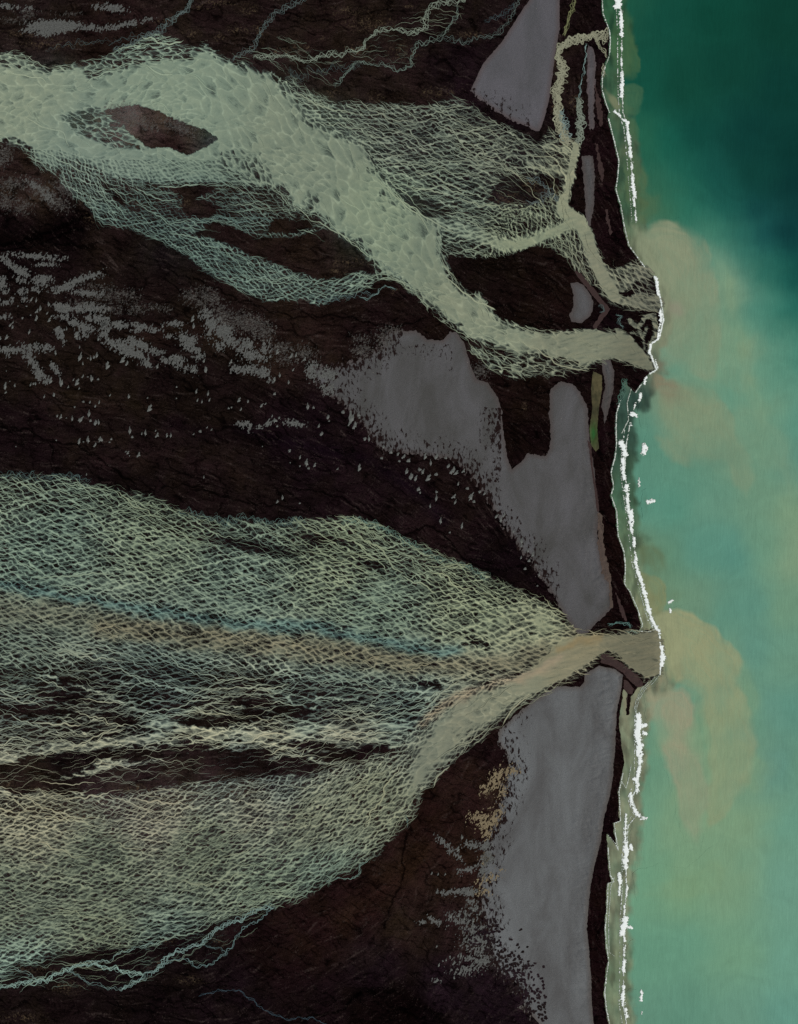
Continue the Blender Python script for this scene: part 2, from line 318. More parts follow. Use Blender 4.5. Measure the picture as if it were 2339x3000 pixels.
paint_poly(D, [(1690,1862),(1780,1859),(1860,1858),(1925,1848),(1945,1900),(1938,1975),(1890,1985),(1840,1948),(1800,1910),(1779,1905),(1720,1945),(1660,1985),(1560,2030),(1500,2050),(1480,2000),(1560,1960),(1640,1880)], 1.0, 10)
D = np.clip(D + .10 * fbm(GX / 60, GY / 40, 33, 3) * (D > .1), 0, 1.0)
D *= sstep((landsd + 4) / 8 + ((GY > 1840) & (GY < 2000) | (GY > 770) & (GY < 925)) * 2.0 * (landsd > -12))
# larger cells where the sheet of water is thick
CS = np.zeros((NY, NX)); paint_poly(CS, UP, 1, 60); paint_poly(CS, [(1180,2360),(1250,2100),(1350,2020),(1700,1850),(1930,1840),(1940,1980),(1740,1960),(1400,2170),(1240,2320)], .8, 60); paint_poly(CS, [(1500,960),(1930,960),(1930,1100),(1500,1060)], .5, 60)

# --- direction of flow (degrees, downwards positive)
FL = [(0,250,0),(300,270,-10),(480,220,-5),(600,260,30),(750,380,45),(900,430,42),(1000,560,50),(1100,680,50),(1200,790,50),(1300,880,45),(1400,960,35),(1500,1010,15),(1700,1010,5),(1850,1040,25),(1920,1090,30),
 (880,270,40),(1000,350,18),(1200,400,10),(1400,380,20),(1550,430,18),(1650,450,-20),(1200,550,25),(1400,620,20),(1500,690,5),(1600,680,-10),(1690,500,80),(1650,600,75),(1710,680,60),(1760,790,60),(1850,870,10),(1900,850,5),
 (0,380,0),(100,400,35),(200,460,35),(350,480,10),(600,490,0),(750,480,20),(200,530,60),(300,620,42),(450,680,20),(600,730,28),(700,800,30),(850,860,5),(1000,840,-22),(1100,810,-12),(650,640,10),(850,700,10),
 (0,1450,8),(400,1500,15),(900,1560,12),(1300,1680,25),(1550,1800,38),(1700,1890,0),(1850,1910,5),(0,1700,10),(500,1740,12),(1000,1850,12),(1400,1930,0),(1600,1920,-20),(0,1900,8),(500,1920,6),(1000,1980,3),
 (0,2050,3),(500,2050,0),(1000,2070,-6),(1250,2060,-15),(0,2230,-15),(400,2170,-8),(800,2160,2),(1100,2140,-12),(0,2350,10),(400,2380,0),(800,2330,-14),(1100,2250,-35),(1300,2120,-42),(1450,2050,-32),(1560,1990,-25),
 (0,2600,0),(400,2580,-5),(800,2480,-22),(1050,2380,-48),(1200,2290,-58),(0,2800,-20),(400,2740,-16),(700,2640,-24),(1000,2520,-40),
 (300,1000,25),(800,1200,30),(1200,1500,35),(300,1250,5),(700,1400,20),(1300,2700,-65),(900,2850,-30),(300,2950,0),(500,60,-20),(1000,100,-15),(300,80,-8),(1700,300,85),(1780,700,65),(1800,1200,88),(1780,1650,75),(1770,2500,92),(1550,1500,60),(1600,2500,85)]
v_ = rbf([(a, b, (math.cos(math.radians(c)), math.sin(math.radians(c)))) for a, b, c in FL], 2, p=3, soft=50)
TH = np.arctan2(v_[..., 1], v_[..., 0])

# --- colour of the river water
WC = [(0,250,(148,158,134)),(500,300,(142,156,134)),(300,480,(136,150,132)),(900,450,(138,148,126)),(1150,600,(142,154,128)),(1400,950,(142,148,124)),(1700,1020,(132,134,112)),(1900,1070,(118,118,98)),
 (400,680,(112,130,116)),(600,750,(112,130,116)),(900,850,(118,134,118)),(1200,400,(126,132,114)),(1500,430,(130,134,114)),(1680,500,(142,142,116)),(1300,620,(128,138,118)),(1780,820,(130,130,108)),(1900,850,(118,116,98)),(1650,250,(135,135,112)),(1550,700,(134,140,114)),
 (0,1450,(138,150,126)),(500,1550,(134,144,118)),(1000,1650,(136,144,116)),(1400,1750,(142,148,118)),(1600,1830,(146,148,118)),(100,1620,(126,142,122)),(700,1700,(126,140,120)),(1100,1780,(126,140,118)),
 (0,1950,(120,130,112)),(500,1960,(120,134,120)),(1000,2000,(122,134,118)),(500,2050,(138,150,134)),(0,2080,(144,152,134)),(900,2070,(138,150,132)),(1200,2080,(132,146,130)),
 (0,2240,(165,162,136)),(300,2190,(162,160,134)),(600,2140,(170,166,136)),(800,2160,(168,164,136)),(1000,2140,(160,158,134)),(400,2280,(150,150,132)),(700,2250,(136,146,134)),(800,2290,(136,144,130)),(100,2380,(160,154,126)),(450,2380,(156,150,126)),(750,2340,(150,146,122)),
 (300,2540,(118,124,102)),(600,2500,(118,124,102)),(900,2400,(132,134,110)),(1100,2350,(136,138,112)),(0,2650,(120,126,104)),(300,2740,(124,130,106)),(800,2600,(130,140,116)),(1250,2200,(132,134,114)),(1350,2130,(138,138,116)),
(1700,1890,(142,134,106)),(1700,1960,(146,140,114)),(1850,1920,(122,118,96)),(1500,2050,(142,142,118)),(950,2580,(124,138,118)),(500,2780,(124,138,120)),(50,2860,(140,158,138))]
WCOL = rbf([(a, b, np.asarray(c) / 1.0) for a, b, c in WC], 3, p=3.0, soft=50)
paint_line(WCOL, [(-230,1775),(0,1785),(200,1800),(376,1835),(600,1865),(798,1885),(1035,1915),(1200,1945)], 44, (118,120,100), 90)
paint_line(WCOL, [(300,1835),(600,1862),(798,1887),(1035,1912),(1200,1945),(1317,1950),(1505,1945),(1590,1905)], 24, (128,122,98), 60)
paint_line(WCOL, [(-230,1690),(0,1708),(188,1744),(376,1777),(564,1810),(752,1832),(900,1835),(1035,1858),(1223,1898),(1340,1908)], 13, (100,124,114), 36)
paint_line(WCOL, [(1240,2120),(1298,2062),(1400,2022),(1458,2000),(1560,1975),(1640,1930)], 12, (160,146,120), 26)
paint_line(WCOL, [(1640,1900),(1700,1880),(1760,1870)], 10, (148,132,98), 22)

# --- ground colours (bare basalt sand and gravel), relief
GC = [(100,30,(36,30,28)),(300,120,(36,27,25)),(700,60,(34,27,25)),(1000,120,(38,31,27)),(1300,60,(32,26,24)),(1200,250,(38,31,28)),(1330,200,(28,20,24)),(1500,370,(22,15,18)),(450,380,(72,62,56)),(380,345,(92,86,78)),(560,400,(68,58,52)),(500,430,(38,28,26)),
 (60,470,(44,36,32)),(100,560,(52,44,38)),(50,700,(20,13,14)),(200,680,(14,8,9)),(300,720,(34,27,24)),(480,600,(40,32,28)),(700,620,(36,28,25)),(850,740,(38,30,26)),(700,900,(32,25,22)),(450,900,(30,24,21)),(900,960,(38,30,25)),(100,1000,(34,28,24)),(300,1100,(32,26,22)),
 (600,1150,(26,20,18)),(200,1250,(34,27,25)),(500,1250,(30,23,22)),(100,1330,(26,19,20)),(700,1400,(30,23,22)),(900,1300,(24,16,20)),(1100,1450,(28,20,22)),(1300,1550,(30,22,22)),(1450,1680,(20,13,16)),(1100,920,(28,20,19)),(1300,1000,(28,20,18)),(1450,820,(24,18,15)),
 (1600,850,(26,18,15)),(1550,1180,(26,18,15)),(1580,1280,(22,14,14)),(1760,150,(24,16,18)),(1690,220,(34,27,25)),(1770,400,(26,16,18)),(1780,600,(24,14,16)),(1700,560,(26,18,18)),(1830,950,(20,12,14)),(1740,1130,(24,16,16)),(1780,1250,(24,14,16)),(1780,1600,(24,14,14)),(1840,1800,(24,14,14)),(1760,2500,(22,12,14)),(1750,2700,(24,13,14)),
 (400,2050,(24,18,18)),(700,2150,(26,20,18)),(200,2230,(26,20,20)),(300,2350,(52,44,42)),(600,2330,(50,42,40)),(100,2290,(42,36,30)),(300,2600,(40,34,34)),(800,2450,(40,34,36)),(0,2700,(40,32,32)),(500,2830,(24,18,19)),(100,2950,(28,22,21)),(400,2920,(22,16,17)),(700,2900,(24,17,20)),(800,2800,(28,18,18)),
 (900,2750,(36,24,22)),(1050,2650,(36,24,22)),(1250,2400,(36,24,20)),(1350,2300,(44,32,28)),(1250,2550,(42,32,26)),(1350,2550,(46,34,28)),(1200,2700,(42,34,28)),(1350,2700,(44,34,32)),(1100,2850,(32,24,28)),(1300,2900,(32,24,30)),(1180,2950,(12,6,6)),(1100,2960,(16,9,9)),(950,2960,(24,16,18)),(1450,2980,(30,22,28)),(1420,2170,(30,20,20)),
 (300,1500,(22,16,17)),(800,1650,(22,16,17)),(1300,1800,(24,18,18)),(500,1900,(26,22,20)),(1100,2000,(26,22,24)),(600,400,(52,62,58)),(900,450,(60,70,62)),(200,300,(60,70,62)),(1100,620,(50,60,54)),(1300,450,(32,28,28)),(1500,450,(34,30,32)),(500,700,(30,28,28))]
GCOL = rbf([(a, b, np.asarray(c) / 1.0) for a, b, c in GC], 3, p=3.2, soft=35)
def resample0(pts, step):
    P = np.asarray(pts, float); seg = np.hypot(*np.diff(P, axis=0).T); s = np.concatenate([[0], np.cumsum(seg)]); t = np.arange(0, s[-1] + step, step)
    return np.stack([np.interp(t, s, P[:, k]) for k in range(2)], 1)
for pts, wd, c, bl_ in (([(700,1260),(860,1300),(1035,1335),(1130,1380),(1220,1440),(1300,1520)], 12, (20,12,20), 60), ([(0,708),(120,700),(250,650)], 16, (12,6,7), 40), ([(500,1240),(650,1280),(800,1320)], 10, (22,14,18), 60), ([(1040,2910),(1150,2900),(1250,2950),(1320,3010)], 8, (8,4,4), 30),
                        ([(400,1000),(560,960),(700,1000),(820,1100)], 20, (40,32,25), 90), ([(100,1130),(300,1180),(480,1190)], 16, (38,32,24), 80), ([(300,1350),(500,1330),(700,1380)], 20, (38,29,28), 80), ([(1000,2700),(1180,2560),(1250,2480)], 30, (46,33,26), 90), ([(0,1200),(150,1230),(300,1300)], 10, (24,16,18), 50)):
    paint_line(GCOL, pts, wd, c, bl_)
# flow-aligned streaks: average noise along the direction of flow
src = RNG.standard_normal((NY, NX))
acc = np.zeros((NY, NX)); px = GX.copy(); py = GY.copy(); qx = GX.copy(); qy = GY.copy(); wsum = 0
tw = .55 * fbm(GX / 80, GY / 80, 61, 3) + .35 * noise(GX / 22, GY / 22, 67)
THt = TH + tw * 1.3
for k in range(9):
    wgt = 1 - k / 10.; a = samp(THt, px, py); px += 3 * np.cos(a); py += 3 * np.sin(a); acc += wgt * samp(src, px, py)
    a = samp(THt, qx, qy); qx -= 3 * np.cos(a); qy -= 3 * np.sin(a); acc += wgt * samp(src, qx, qy); wsum += 2 * wgt * wgt
STR = acc / acc.std()
R1 = fbm(GX / 150, GY / 110, 11, 5)
warpx = GX + 26 * fbm(GX / 70, GY / 70, 71, 3); warpy = GY + 26 * fbm(GX / 70, GY / 70, 75, 3)
ridg = np.minimum(np.abs(noise((warpx + .4 * warpy) / 190, (warpy - .4 * warpx) / 40, 21)), np.abs(noise((warpx + .3 * warpy) / 110, (warpy - .3 * warpx) / 24, 22) * 1.25))
gully = .8 * np.exp(-(ridg / .06) ** 2)
for pts, wd in (([(0,716),(60,712),(120,690),(200,655),(262,630)], 9), ([(0,735),(80,730),(150,705),(240,668)], 5), ([(141,1290),(235,1309),(329,1365),(423,1445),(470,1478)], 6), ([(0,1255),(90,1262),(141,1290),(160,1330)], 4),
                ([(470,1430),(540,1418),(620,1440),(700,1470),(790,1480),(900,1500)], 4), ([(1091,1528),(1157,1566),(1209,1561),(1251,1538),(1298,1556),(1331,1599),(1364,1641),(1458,1688),(1551,1749)], 6), ([(480,790),(600,830),(700,878),(860,930),(1000,925),(1150,960),(1250,935)], 4),
                ([(800,20),(900,60),(1000,62),(1030,40),(1150,30)], 4), ([(560,30),(640,20),(720,0)], 4), ([(1195,2440),(1180,2500),(1185,2570),(1150,2640),(1130,2720)], 5), ([(0,205),(80,195),(180,190)], 5), ([(860,2600),(960,2590),(1020,2580)], 3),
                ([(300,2935),(400,2960),(520,2950),(640,2965)], 3), ([(560,2870),(620,2880),(700,2870)], 3), ([(1060,2905),(1000,2960),(880,2985)], 6), ([(820,90),(870,75),(920,100)], 3), ([(100,2230),(240,2225)], 3), ([(840,1420),(1000,1460),(1100,1520)], 4)):
    q = resample0(pts, 6.); wv_ = 9 * noise(q[:, 0] / 30, q[:, 1] / 30, 77); q[:, 1] += wv_; q[:, 0] += 9 * noise(q[:, 0] / 26, q[:, 1] / 26, 78)
    sl2 = box_of(q, 40); dd_, _ = line_at(q, GX[sl2], GY[sl2]); gully[sl2] = np.maximum(gully[sl2], np.exp(-(dd_ / (wd * (.7 + .5 * noise(GX[sl2] / 20, GY[sl2] / 20, 79)))) ** 2))
H = .16 + .16 * R1 + .016 * STR - .16 * gully + .10 * fbm(GX / 24, GY / 24, 41, 3)
flat = 1 - .85 * sstep(D / .25)
H = .16 + (H - .16) * flat
H = H * sstep(landsd / 26 + .15) + .06
H = np.minimum(H, .035 * landsd + .0)
H = np.where(landsd < 0, np.maximum(.05 * landsd, -.5), np.maximum(H, .002 * landsd))
H = np.where(D > .3, np.maximum(H, .01), H)

# ================================================================ GROUND
def ground_material():
    M = Mat('basalt_sand')
    tint = M.attr('tint', True); st = M.attr('streak'); gl = M.attr('gully'); tan = M.attr('dry_silt')
    n1 = M.noise(.9, 6, .68, vec=M.mapv((.8, 1.5, 1), .25), dist=.9); n2 = M.noise(2.7, 4, .7); n3 = M.noise(.16, 4, .55)
    f = M.math('MULTIPLY_ADD', st, .12, .62); f = M.math('ADD', f, M.math('MULTIPLY', M.math('SUBTRACT', n1, .5), 1.9))
    f = M.math('ADD', f, M.math('MULTIPLY', M.math('SUBTRACT', n2, .5), 1.5)); f = M.math('ADD', f, M.math('MULTIPLY', M.math('SUBTRACT', n3, .5), 1.9))
    f = M.math('ADD', f, .32)
    f = M.math('MULTIPLY', f, M.ramp(gl, 0, 1, 1.0, .22)); f = M.math('MAXIMUM', f, .18)
    c = M.scale(tint, f)
    hue = M.noise(.12, 3)
    c = M.mix(M.ramp(hue, .45, .62, 0, .5), c, M.mix(1., c, (1.15, .93, 1.18), 'MULTIPLY'))
    c = M.mix(M.ramp(hue, .5, .36, 0, .6), c, M.mix(1., c, (1.02, 1.04, .82), 'MULTIPLY'))
    br = M.math('MULTIPLY', M.ramp(M.math('ADD', M.math('MULTIPLY', st, .09), M.noise(1.6, 6, .78, dist=.8)), .58, .82), M.ramp(M.noise(.22, 4, .6), .4, .6, .25, 1.))
    c = M.mix(M.math('MULTIPLY', br, .75), c, lin((64, 54, 50)))
    # pale reddish grit standing on the streaks
    g = M.math('MULTIPLY', M.ramp(M.noise(3.2, 5, .7), .56, .72), M.ramp(M.noise(.35, 3), .45, .62))
    c = M.mix(M.math('MULTIPLY', g, .45), c, lin((84, 70, 66)))
    tn = M.math('MULTIPLY', tan, M.ramp(M.math('ADD', M.noise(1.7, 5, .68), M.math('MULTIPLY', tan, .12)), .53, .66))
    c = M.mix(tn, c, M.mix(M.ramp(n2, .4, .6), lin((92, 78, 58)), lin((58, 47, 40))))
    M.color(c); M.bump(M.math('ADD', n1, M.math('MULTIPLY', n2, .5)), .9, .45)
    return M.m
TAN = np.zeros((NY, NX))
for x, y, rx, ry in ((480,60,40,12),(590,25,50,8),(700,90,40,18),(640,110,22,16),(640,10,60,10),(1010,30,60,14),(1210,20,26,7),(1080,70,90,26),(950,115,14,10),(880,145,36,18),(820,150,40,14),(1100,290,28,20),(980,275,22,14),(1280,270,60,14),(1490,585,46,22),(1560,545,30,22),(1620,560,30,20),(1050,150,60,20),(1180,150,50,25),(1370,105,50,12),(1620,200,12,40),(1620,310,10,20),
                     (1680,300,22,30),(268,640,16,14),(545,595,20,18),(250,590,20,20),(800,800,14,10),(1020,770,60,12),(990,790,30,16),(1160,852,16,10),(1150,720,20,20),(280,200,100,22),(150,130,120,16),(30,2300,24,14),(110,2310,30,10),(400,2310,60,18),(520,2340,60,16),(700,2320,60,14),(620,2310,40,12),(730,2290,30,10),(860,2300,16,10),(900,2300,14,14),(240,2400,90,24),(120,2360,60,14),
                     (100,2840,60,14),(200,2890,50,20),(490,2755,26,12),(640,2760,24,10),(560,2870,40,12),(460,2820,16,8),(60,2980,60,16),(1536,1190,8,18),(1480,2300,14,30),(1430,2330,20,30),(1440,2400,14,30),(760,90,20,30),(730,30,30,20),(560,100,30,16),(300,2350,50,12),(60,100,50,14)):
    q = ((GX - x) / rx) ** 2 + ((GY - y) / ry) ** 2; TAN = np.maximum(TAN, np.exp(-q * .9))
TAN = np.clip(TAN * 1.0 * (.55 + 1.1 * fbm(GX / 16, GY / 12, 95, 4)), 0, 1)
gl_ = sstep((GCOL.mean(-1, keepdims=True) - 34) / 24)
gcol = lin(np.clip(GCOL * (np.array([.84, .75, .73]) * (1 - gl_) + np.array([.9, .86, .85]) * gl_), 1, 255))
Vg = np.stack([WX(GX).ravel(), WY(GY).ravel(), H.ravel()], 1)
idx = np.arange(NX * NY).reshape(NY, NX)
Fg = np.stack([idx[:-1, :-1].ravel(), idx[1:, :-1].ravel(), idx[1:, 1:].ravel(), idx[:-1, 1:].ravel()], 1)
keep = (landsd[:-1, :-1] > -60).ravel(); Fg = Fg[keep]
used = np.zeros(NX * NY, bool); used[Fg.ravel()] = True; rm = np.cumsum(used) - 1
mat_ground = ground_material()
add('ground', new_mesh('ground', Vg[used], rm[Fg], mat_ground, gcol.reshape(-1, 3)[used], {'streak': STR.ravel()[used], 'gully': (gully * (1 - sstep(D / .3))).ravel()[used], 'dry_silt': TAN.ravel()[used]}, smooth=True),
    'dark brown basalt outwash plain filling the whole left of the view', 'ground', kind='structure')
# the plain goes on far beyond the detailed part
def flat_sheet(name, x0, y0, x1, y1, z, mat, col, label, cat, **kw):
    V = [(WX(x0), WY(y0), z), (WX(x0), WY(y1), z), (WX(x1), WY(y1), z), (WX(x1), WY(y0), z)]
    return add(name, new_mesh(name, V, [(0, 1, 2, 3)], mat, np.tile(lin(col), (4, 1)), {k: [0, 0, 0, 0] for k in ('streak', 'gully', 'dry_silt')}), label, cat, kind='structure', **kw)
flat_sheet('plain', -30000, -30000, 1900, 33000, -.62, mat_ground, (32, 24, 22), 'far dark plain running on past the braided rivers', 'ground')

# ================================================================ SEA
SEA = [(1850,0,(28,80,62)),(1950,50,(18,72,58)),(2100,50,(14,66,52)),(2300,50,(12,58,46)),(1900,250,(20,78,62)),(2000,250,(16,66,52)),(2150,200,(14,62,50)),(2300,250,(11,56,48)),(1890,420,(38,95,72)),(1960,420,(22,88,72)),(2050,400,(14,66,56)),(2200,400,(11,56,50)),(2330,450,(9,52,46)),
 (1920,520,(45,98,76)),(2000,500,(28,92,76)),(2080,520,(18,72,64)),(2200,520,(12,58,50)),(2330,550,(8,48,46)),(1940,600,(60,105,78)),(2020,600,(42,108,88)),(2120,600,(26,86,76)),(2200,600,(15,62,62)),(2320,700,(8,48,50)),(2090,680,(62,122,100)),(2180,700,(40,102,90)),(2250,700,(18,70,70)),
 (1900,760,(112,132,106)),(2000,760,(105,134,106)),(2100,760,(90,136,112)),(2200,770,(58,116,100)),(2270,780,(30,92,80)),(2330,790,(14,72,66)),(1960,900,(112,138,108)),(2050,900,(104,140,112)),(2160,850,(105,140,112)),(2230,900,(72,130,110)),(2320,900,(34,98,86)),
 (1930,1050,(88,138,115)),(2050,1020,(104,142,112)),(2150,1000,(104,146,115)),(2240,1050,(92,138,112)),(2330,1050,(68,128,108)),(1960,1180,(104,134,108)),(2050,1180,(100,134,106)),(2150,1150,(88,140,115)),(2250,1200,(100,142,114)),(2330,1250,(84,138,116)),
 (1900,1300,(80,130,108)),(1950,1330,(86,134,110)),(2050,1330,(86,132,108)),(2150,1350,(92,134,108)),(2230,1330,(98,140,112)),(2330,1350,(84,132,112)),(1890,1480,(82,134,112)),(1980,1480,(80,134,112)),(2100,1480,(92,136,112)),(2200,1480,(100,138,110)),(2300,1500,(116,146,112)),
 (1900,1600,(95,130,102)),(1960,1620,(88,128,100)),(2050,1600,(82,134,114)),(2150,1620,(80,134,116)),(2250,1600,(98,140,112)),(2330,1620,(120,146,112)),(1950,1740,(100,134,104)),(2050,1770,(100,134,106)),(2130,1780,(86,134,112)),(2200,1780,(86,136,116)),(2300,1780,(104,142,112)),
 (2000,1900,(100,138,110)),(2100,1900,(96,138,112)),(2210,1900,(88,136,116)),(2300,1950,(98,140,114)),(1960,1990,(84,134,112)),(2000,2080,(100,140,112)),(2100,2080,(100,140,112)),(2180,2080,(96,140,112)),(2260,2080,(92,138,118)),(2330,2080,(86,136,116)),
 (1900,2220,(92,136,108)),(2000,2200,(108,142,112)),(2100,2250,(108,142,110)),(2200,2250,(104,140,110)),(2270,2250,(84,132,118)),(2330,2250,(96,140,112)),(1900,2400,(100,144,114)),(2000,2400,(110,146,112)),(2100,2400,(112,146,112)),(2200,2400,(112,146,112)),(2300,2420,(96,144,120)),
 (1880,2600,(100,146,114)),(2000,2600,(108,146,110)),(2150,2600,(110,146,112)),(2300,2600,(100,146,122)),(1870,2800,(92,140,112)),(2000,2800,(94,142,114)),(2150,2800,(104,146,114)),(2300,2800,(98,146,122)),(1870,2980,(90,134,110)),(2000,2980,(88,134,110)),(2150,2980,(96,140,116)),(2330,2980,(92,142,122))]
wfx = 40 * fbm(GX / 160, GY / 160, 51, 4); wfy = 40 * fbm(GX / 160, GY / 160, 57, 4)
seag = rbf(SEA, 3, p=3.0, soft=60)
seag = samp(seag, GX + wfx, GY + wfy)
seag = seag + sstep((seag[..., :1] - 50) / 40) * np.array([6., 4., 6.])
# turbid water in the surf, changing down the coast
SHORE = [(-200,(52,86,60)),(100,(52,84,58)),(300,(74,92,68)),(450,(78,90,68)),(600,(66,88,64)),(720,(112,118,92)),(900,(120,122,98)),(1080,(118,118,96)),(1160,(38,56,50)),(1300,(46,62,50)),(1450,(62,84,62)),(1600,(96,112,84)),(1750,(118,122,94)),(1900,(132,128,100)),(2050,(124,120,96)),(2200,(120,120,96)),(2400,(122,122,98)),(2700,(122,124,100)),(2850,(112,120,92)),(3000,(118,120,94)),(3250,(118,120,94))]
sy = [a for a, b in SHORE]; shore = np.stack([np.interp(GY, sy, [b[k] for a, b in SHORE]) for k in range(3)], -1)
wid = np.interp(GY, [-200,0,300,600,700,800,1000,1100,1200,1450,1700,1850,2000,2150,2400,2700,3000,3250], [70,76,66,70,60,40,30,30,60,70,60,70,60,70,68,70,80,80])
wid = wid + 16 * fbm(GX / 40, GY / 40, 81, 3)
nm = sstep((wid + landsd) / 22 + .5)[..., None]
nm = nm * (.82 + .3 * fbm(GX / 26, GY / 60, 87, 3))[..., None].clip(0, 1.2); shore = shore * (1 + .34 * fbm(GX / 13, GY / 46, 89, 5, .6))[..., None] * (1 - .22 * sstep(noise(GX / 22, GY / 60, 93) * 2))[..., None]; nm = nm.clip(0, 1)
seag = seag * (1 - nm) + shore * nm
def sea_material(name, lo=False):
    M = Mat(name); tint = M.attr('tint', True)
    # long swell lines running in to the shore, eddies of silt
    v = M.mapv((1, .16, 1), math.radians(-16))
    sw = M.noise(1.25, 5, .62, vec=v, dist=1.0); ed = M.noise(.07, 6, .62, dist=2.2); fi = M.noise(3.2, 4, .7)
    f = M.math('ADD', M.math('MULTIPLY', M.math('SUBTRACT', sw, .5), .26), 1.0); f = M.math('ADD', f, M.math('MULTIPLY', M.math('SUBTRACT', ed, .5), .30)); f = M.math('ADD', f, M.math('MULTIPLY', M.math('SUBTRACT', fi, .5), .11))
    M.color(M.scale(tint, f)); M.b.inputs['Roughness'].default_value = .55; M.b.inputs['Specular IOR Level'].default_value = .02
    M.bump(M.math('ADD', sw, M.math('MULTIPLY', fi, .3)), .14, .3)
    return M
Ms = sea_material('sea_water')
seal = lin(seag)
SEAC = seal.copy()
Vs = np.stack([WX(GX).ravel(), WY(GY).ravel(), np.zeros(NX * NY)], 1)
st4 = idx[::2, ::2]
Fs = np.stack([st4[:-1, :-1].ravel(), st4[1:, :-1].ravel(), st4[1:, 1:].ravel(), st4[:-1, 1:].ravel()], 1)
keep = (landsd[::2, ::2][:-1, :-1] < 40).ravel(); Fs = Fs[keep]
used = np.zeros(NX * NY, bool); used[Fs.ravel()] = True; rm = np.cumsum(used) - 1
add('sea', new_mesh('sea', Vs[used], rm[Fs], Ms.m, seal.reshape(-1, 3)[used]), 'green and turquoise sea clouded with river silt off the beach', 'sea', kind='structure')
Vo = [(WX(1900), WY(33000), -.55), (WX(30000), WY(33000), -.55), (WX(30000), WY(-30000), -.55), (WX(1900), WY(-30000), -.55)]
add('ocean', new_mesh('ocean', Vo, [(0, 1, 2, 3)], Ms.m, lin(np.array([(90,138,116),(90,138,116),(10,50,46),(10,50,46)]))), 'open ocean beyond the coastal water', 'sea', kind='structure')

# plumes of silt lying in the sea off the river mouths
PZ = [.006]
def plume(pts, col, a_edge, a_mid, feather, label, rough=8, rs=34, cat='sediment plume'):
    rough = rough * 1.5
    P = np.asarray(pts, float); bb = (P[:, 0].min() - 20, P[:, 1].min() - 20, P[:, 0].max() + 20, P[:, 1].max() + 20)
    fn = lambda x, y: sdf_at(P, x, y) + rough * fbm(x / rs, y / rs, 101 + len(P), 3)
    vx, vy, F = field_sheet(lambda x, y: np.minimum(fn(x, y), 3 - samp(landsd, x, y)), bb, 4.)
    def strength(vx, vy):
        d = np.maximum(fn(vx, vy), 0); q = np.hypot(vx - feather[0], vy - feather[1]) / feather[2]; m = np.clip(1 - q, 0, 1)
        fw = feather[3] * (1.6 + 6 * sstep(noise(vx / 110, vy / 110, 131 + len(P)) * 1.2 + .2))
        return np.clip((a_edge + (a_mid - a_edge) * m) * sstep(d / fw) * (1 + .42 * fbm((vx + 30 * noise(vx / 70, vy / 70, 147)) / 75, (vy + 30 * noise(vx / 70, vy / 70, 148)) / 130, 141, 4) + .20 * noise(d / 9 + 2.5 * fbm(vx / 90, vy / 90, 143, 3), vx / 200, 145) + .12 * noise(d / 4 + 3 * fbm(vx / 70, vy / 90, 149, 3), vy / 120, 146)), 0, 1)[..., None]
    PZ[0] += .0014; al = strength(vx, vy); cc = samp(SEAC, vx, vy) * (1 - al) + lin(col) * al
    b_ = box_of(P, 25); ag = strength(GX[b_], GY[b_]); SEAC[b_] = SEAC[b_] * (1 - ag) + lin(col) * ag
    V = np.stack([WX(vx), WY(vy), np.full(len(vx), PZ[0])], 1)
    return add('sediment_plume', new_mesh('sediment_plume', V, F, Ms.m, cc), label, cat, group='silt plumes off the river mouths')
plume(T(1539,0,(560,20),(650,40),(665,120),(690,220),(692,260),(725,370),(725,450),(680,510),(560,530),(520,300)), (70,100,66), .45, .7, (1830,180,150,5), 'narrow olive silt plume with a scalloped edge at the top of the beach', 5, 20)
plume(T(1539,0,(540,540),(680,512),(745,540),(750,620),(720,710),(690,730),(560,700),(520,600)), (72,104,74), .4, .7, (1840,290,90,5), 'small round green silt plume behind the upper breakers', 4, 20)
plume(T(1539,0,(600,720),(690,735),(720,790),(720,860),(690,885),(640,860),(600,800)), (70,100,70), .35, .7, (1850,370,70,5), 'smallest olive silt plume, at the notch in the upper breakers', 4, 20)
plume(T(1539,0,(640,880),(700,950),(760,1040),(795,1100),(800,1180),(860,1200),(872,1320),(850,1362),(740,1412),(650,1400),(620,1200),(600,950)), (84,104,72), .45, .75, (1860,560,150,6), 'long olive silt plume just above the large tan one', 6, 26)
plume(T(1539,0,(475,470),(500,540),(560,590),(605,650),(600,700),(560,690),(515,640),(485,580)), (116,120,92), .6, .8, (1800,300,90,5), 'small tan shoal of silt against the beach at the notch', 3, 20)
plume([(1890,650),(1990,640),(2090,690),(2180,760),(2240,880),(2270,1000),(2310,1150),(2400,1300),(2400,1750),(2300,1700),(2200,1500),(2080,1420),(1960,1380),(1900,1300),(1890,1200),(1925,1085),(1945,1000),(1960,920),(1920,820),(1880,740)], (120,147,118), .35, .75, (2080,950,420,60), 'broad milky veil of silt round the plumes of the upper river mouths', 16, 90)
plume([(1930,1780),(2050,1760),(2170,1840),(2260,1960),(2300,2150),(2310,2400),(2250,2600),(2100,2700),(1950,2680),(1880,2500),(1885,2200),(1900,2080),(1950,1950)], (122,150,116), .35, .7, (2060,2150,420,60), 'broad milky veil of silt round the plumes of the lower river mouth', 16, 90)
plume([(1840,648),(1887,662),(1929,639),(1985,643),(2032,658),(2060,686),(2084,733),(2100,800),(2118,880),(2120,960),(2112,1050),(2107,1107),(2084,1140),(2009,1107),(1960,1085),(1925,1060),(1905,1010),(1930,900),(1900,800),(1850,720)], (132,140,112), .42, .98, (1965,725,300,9), 'large tan silt plume off the upper river mouths', 8, 50)
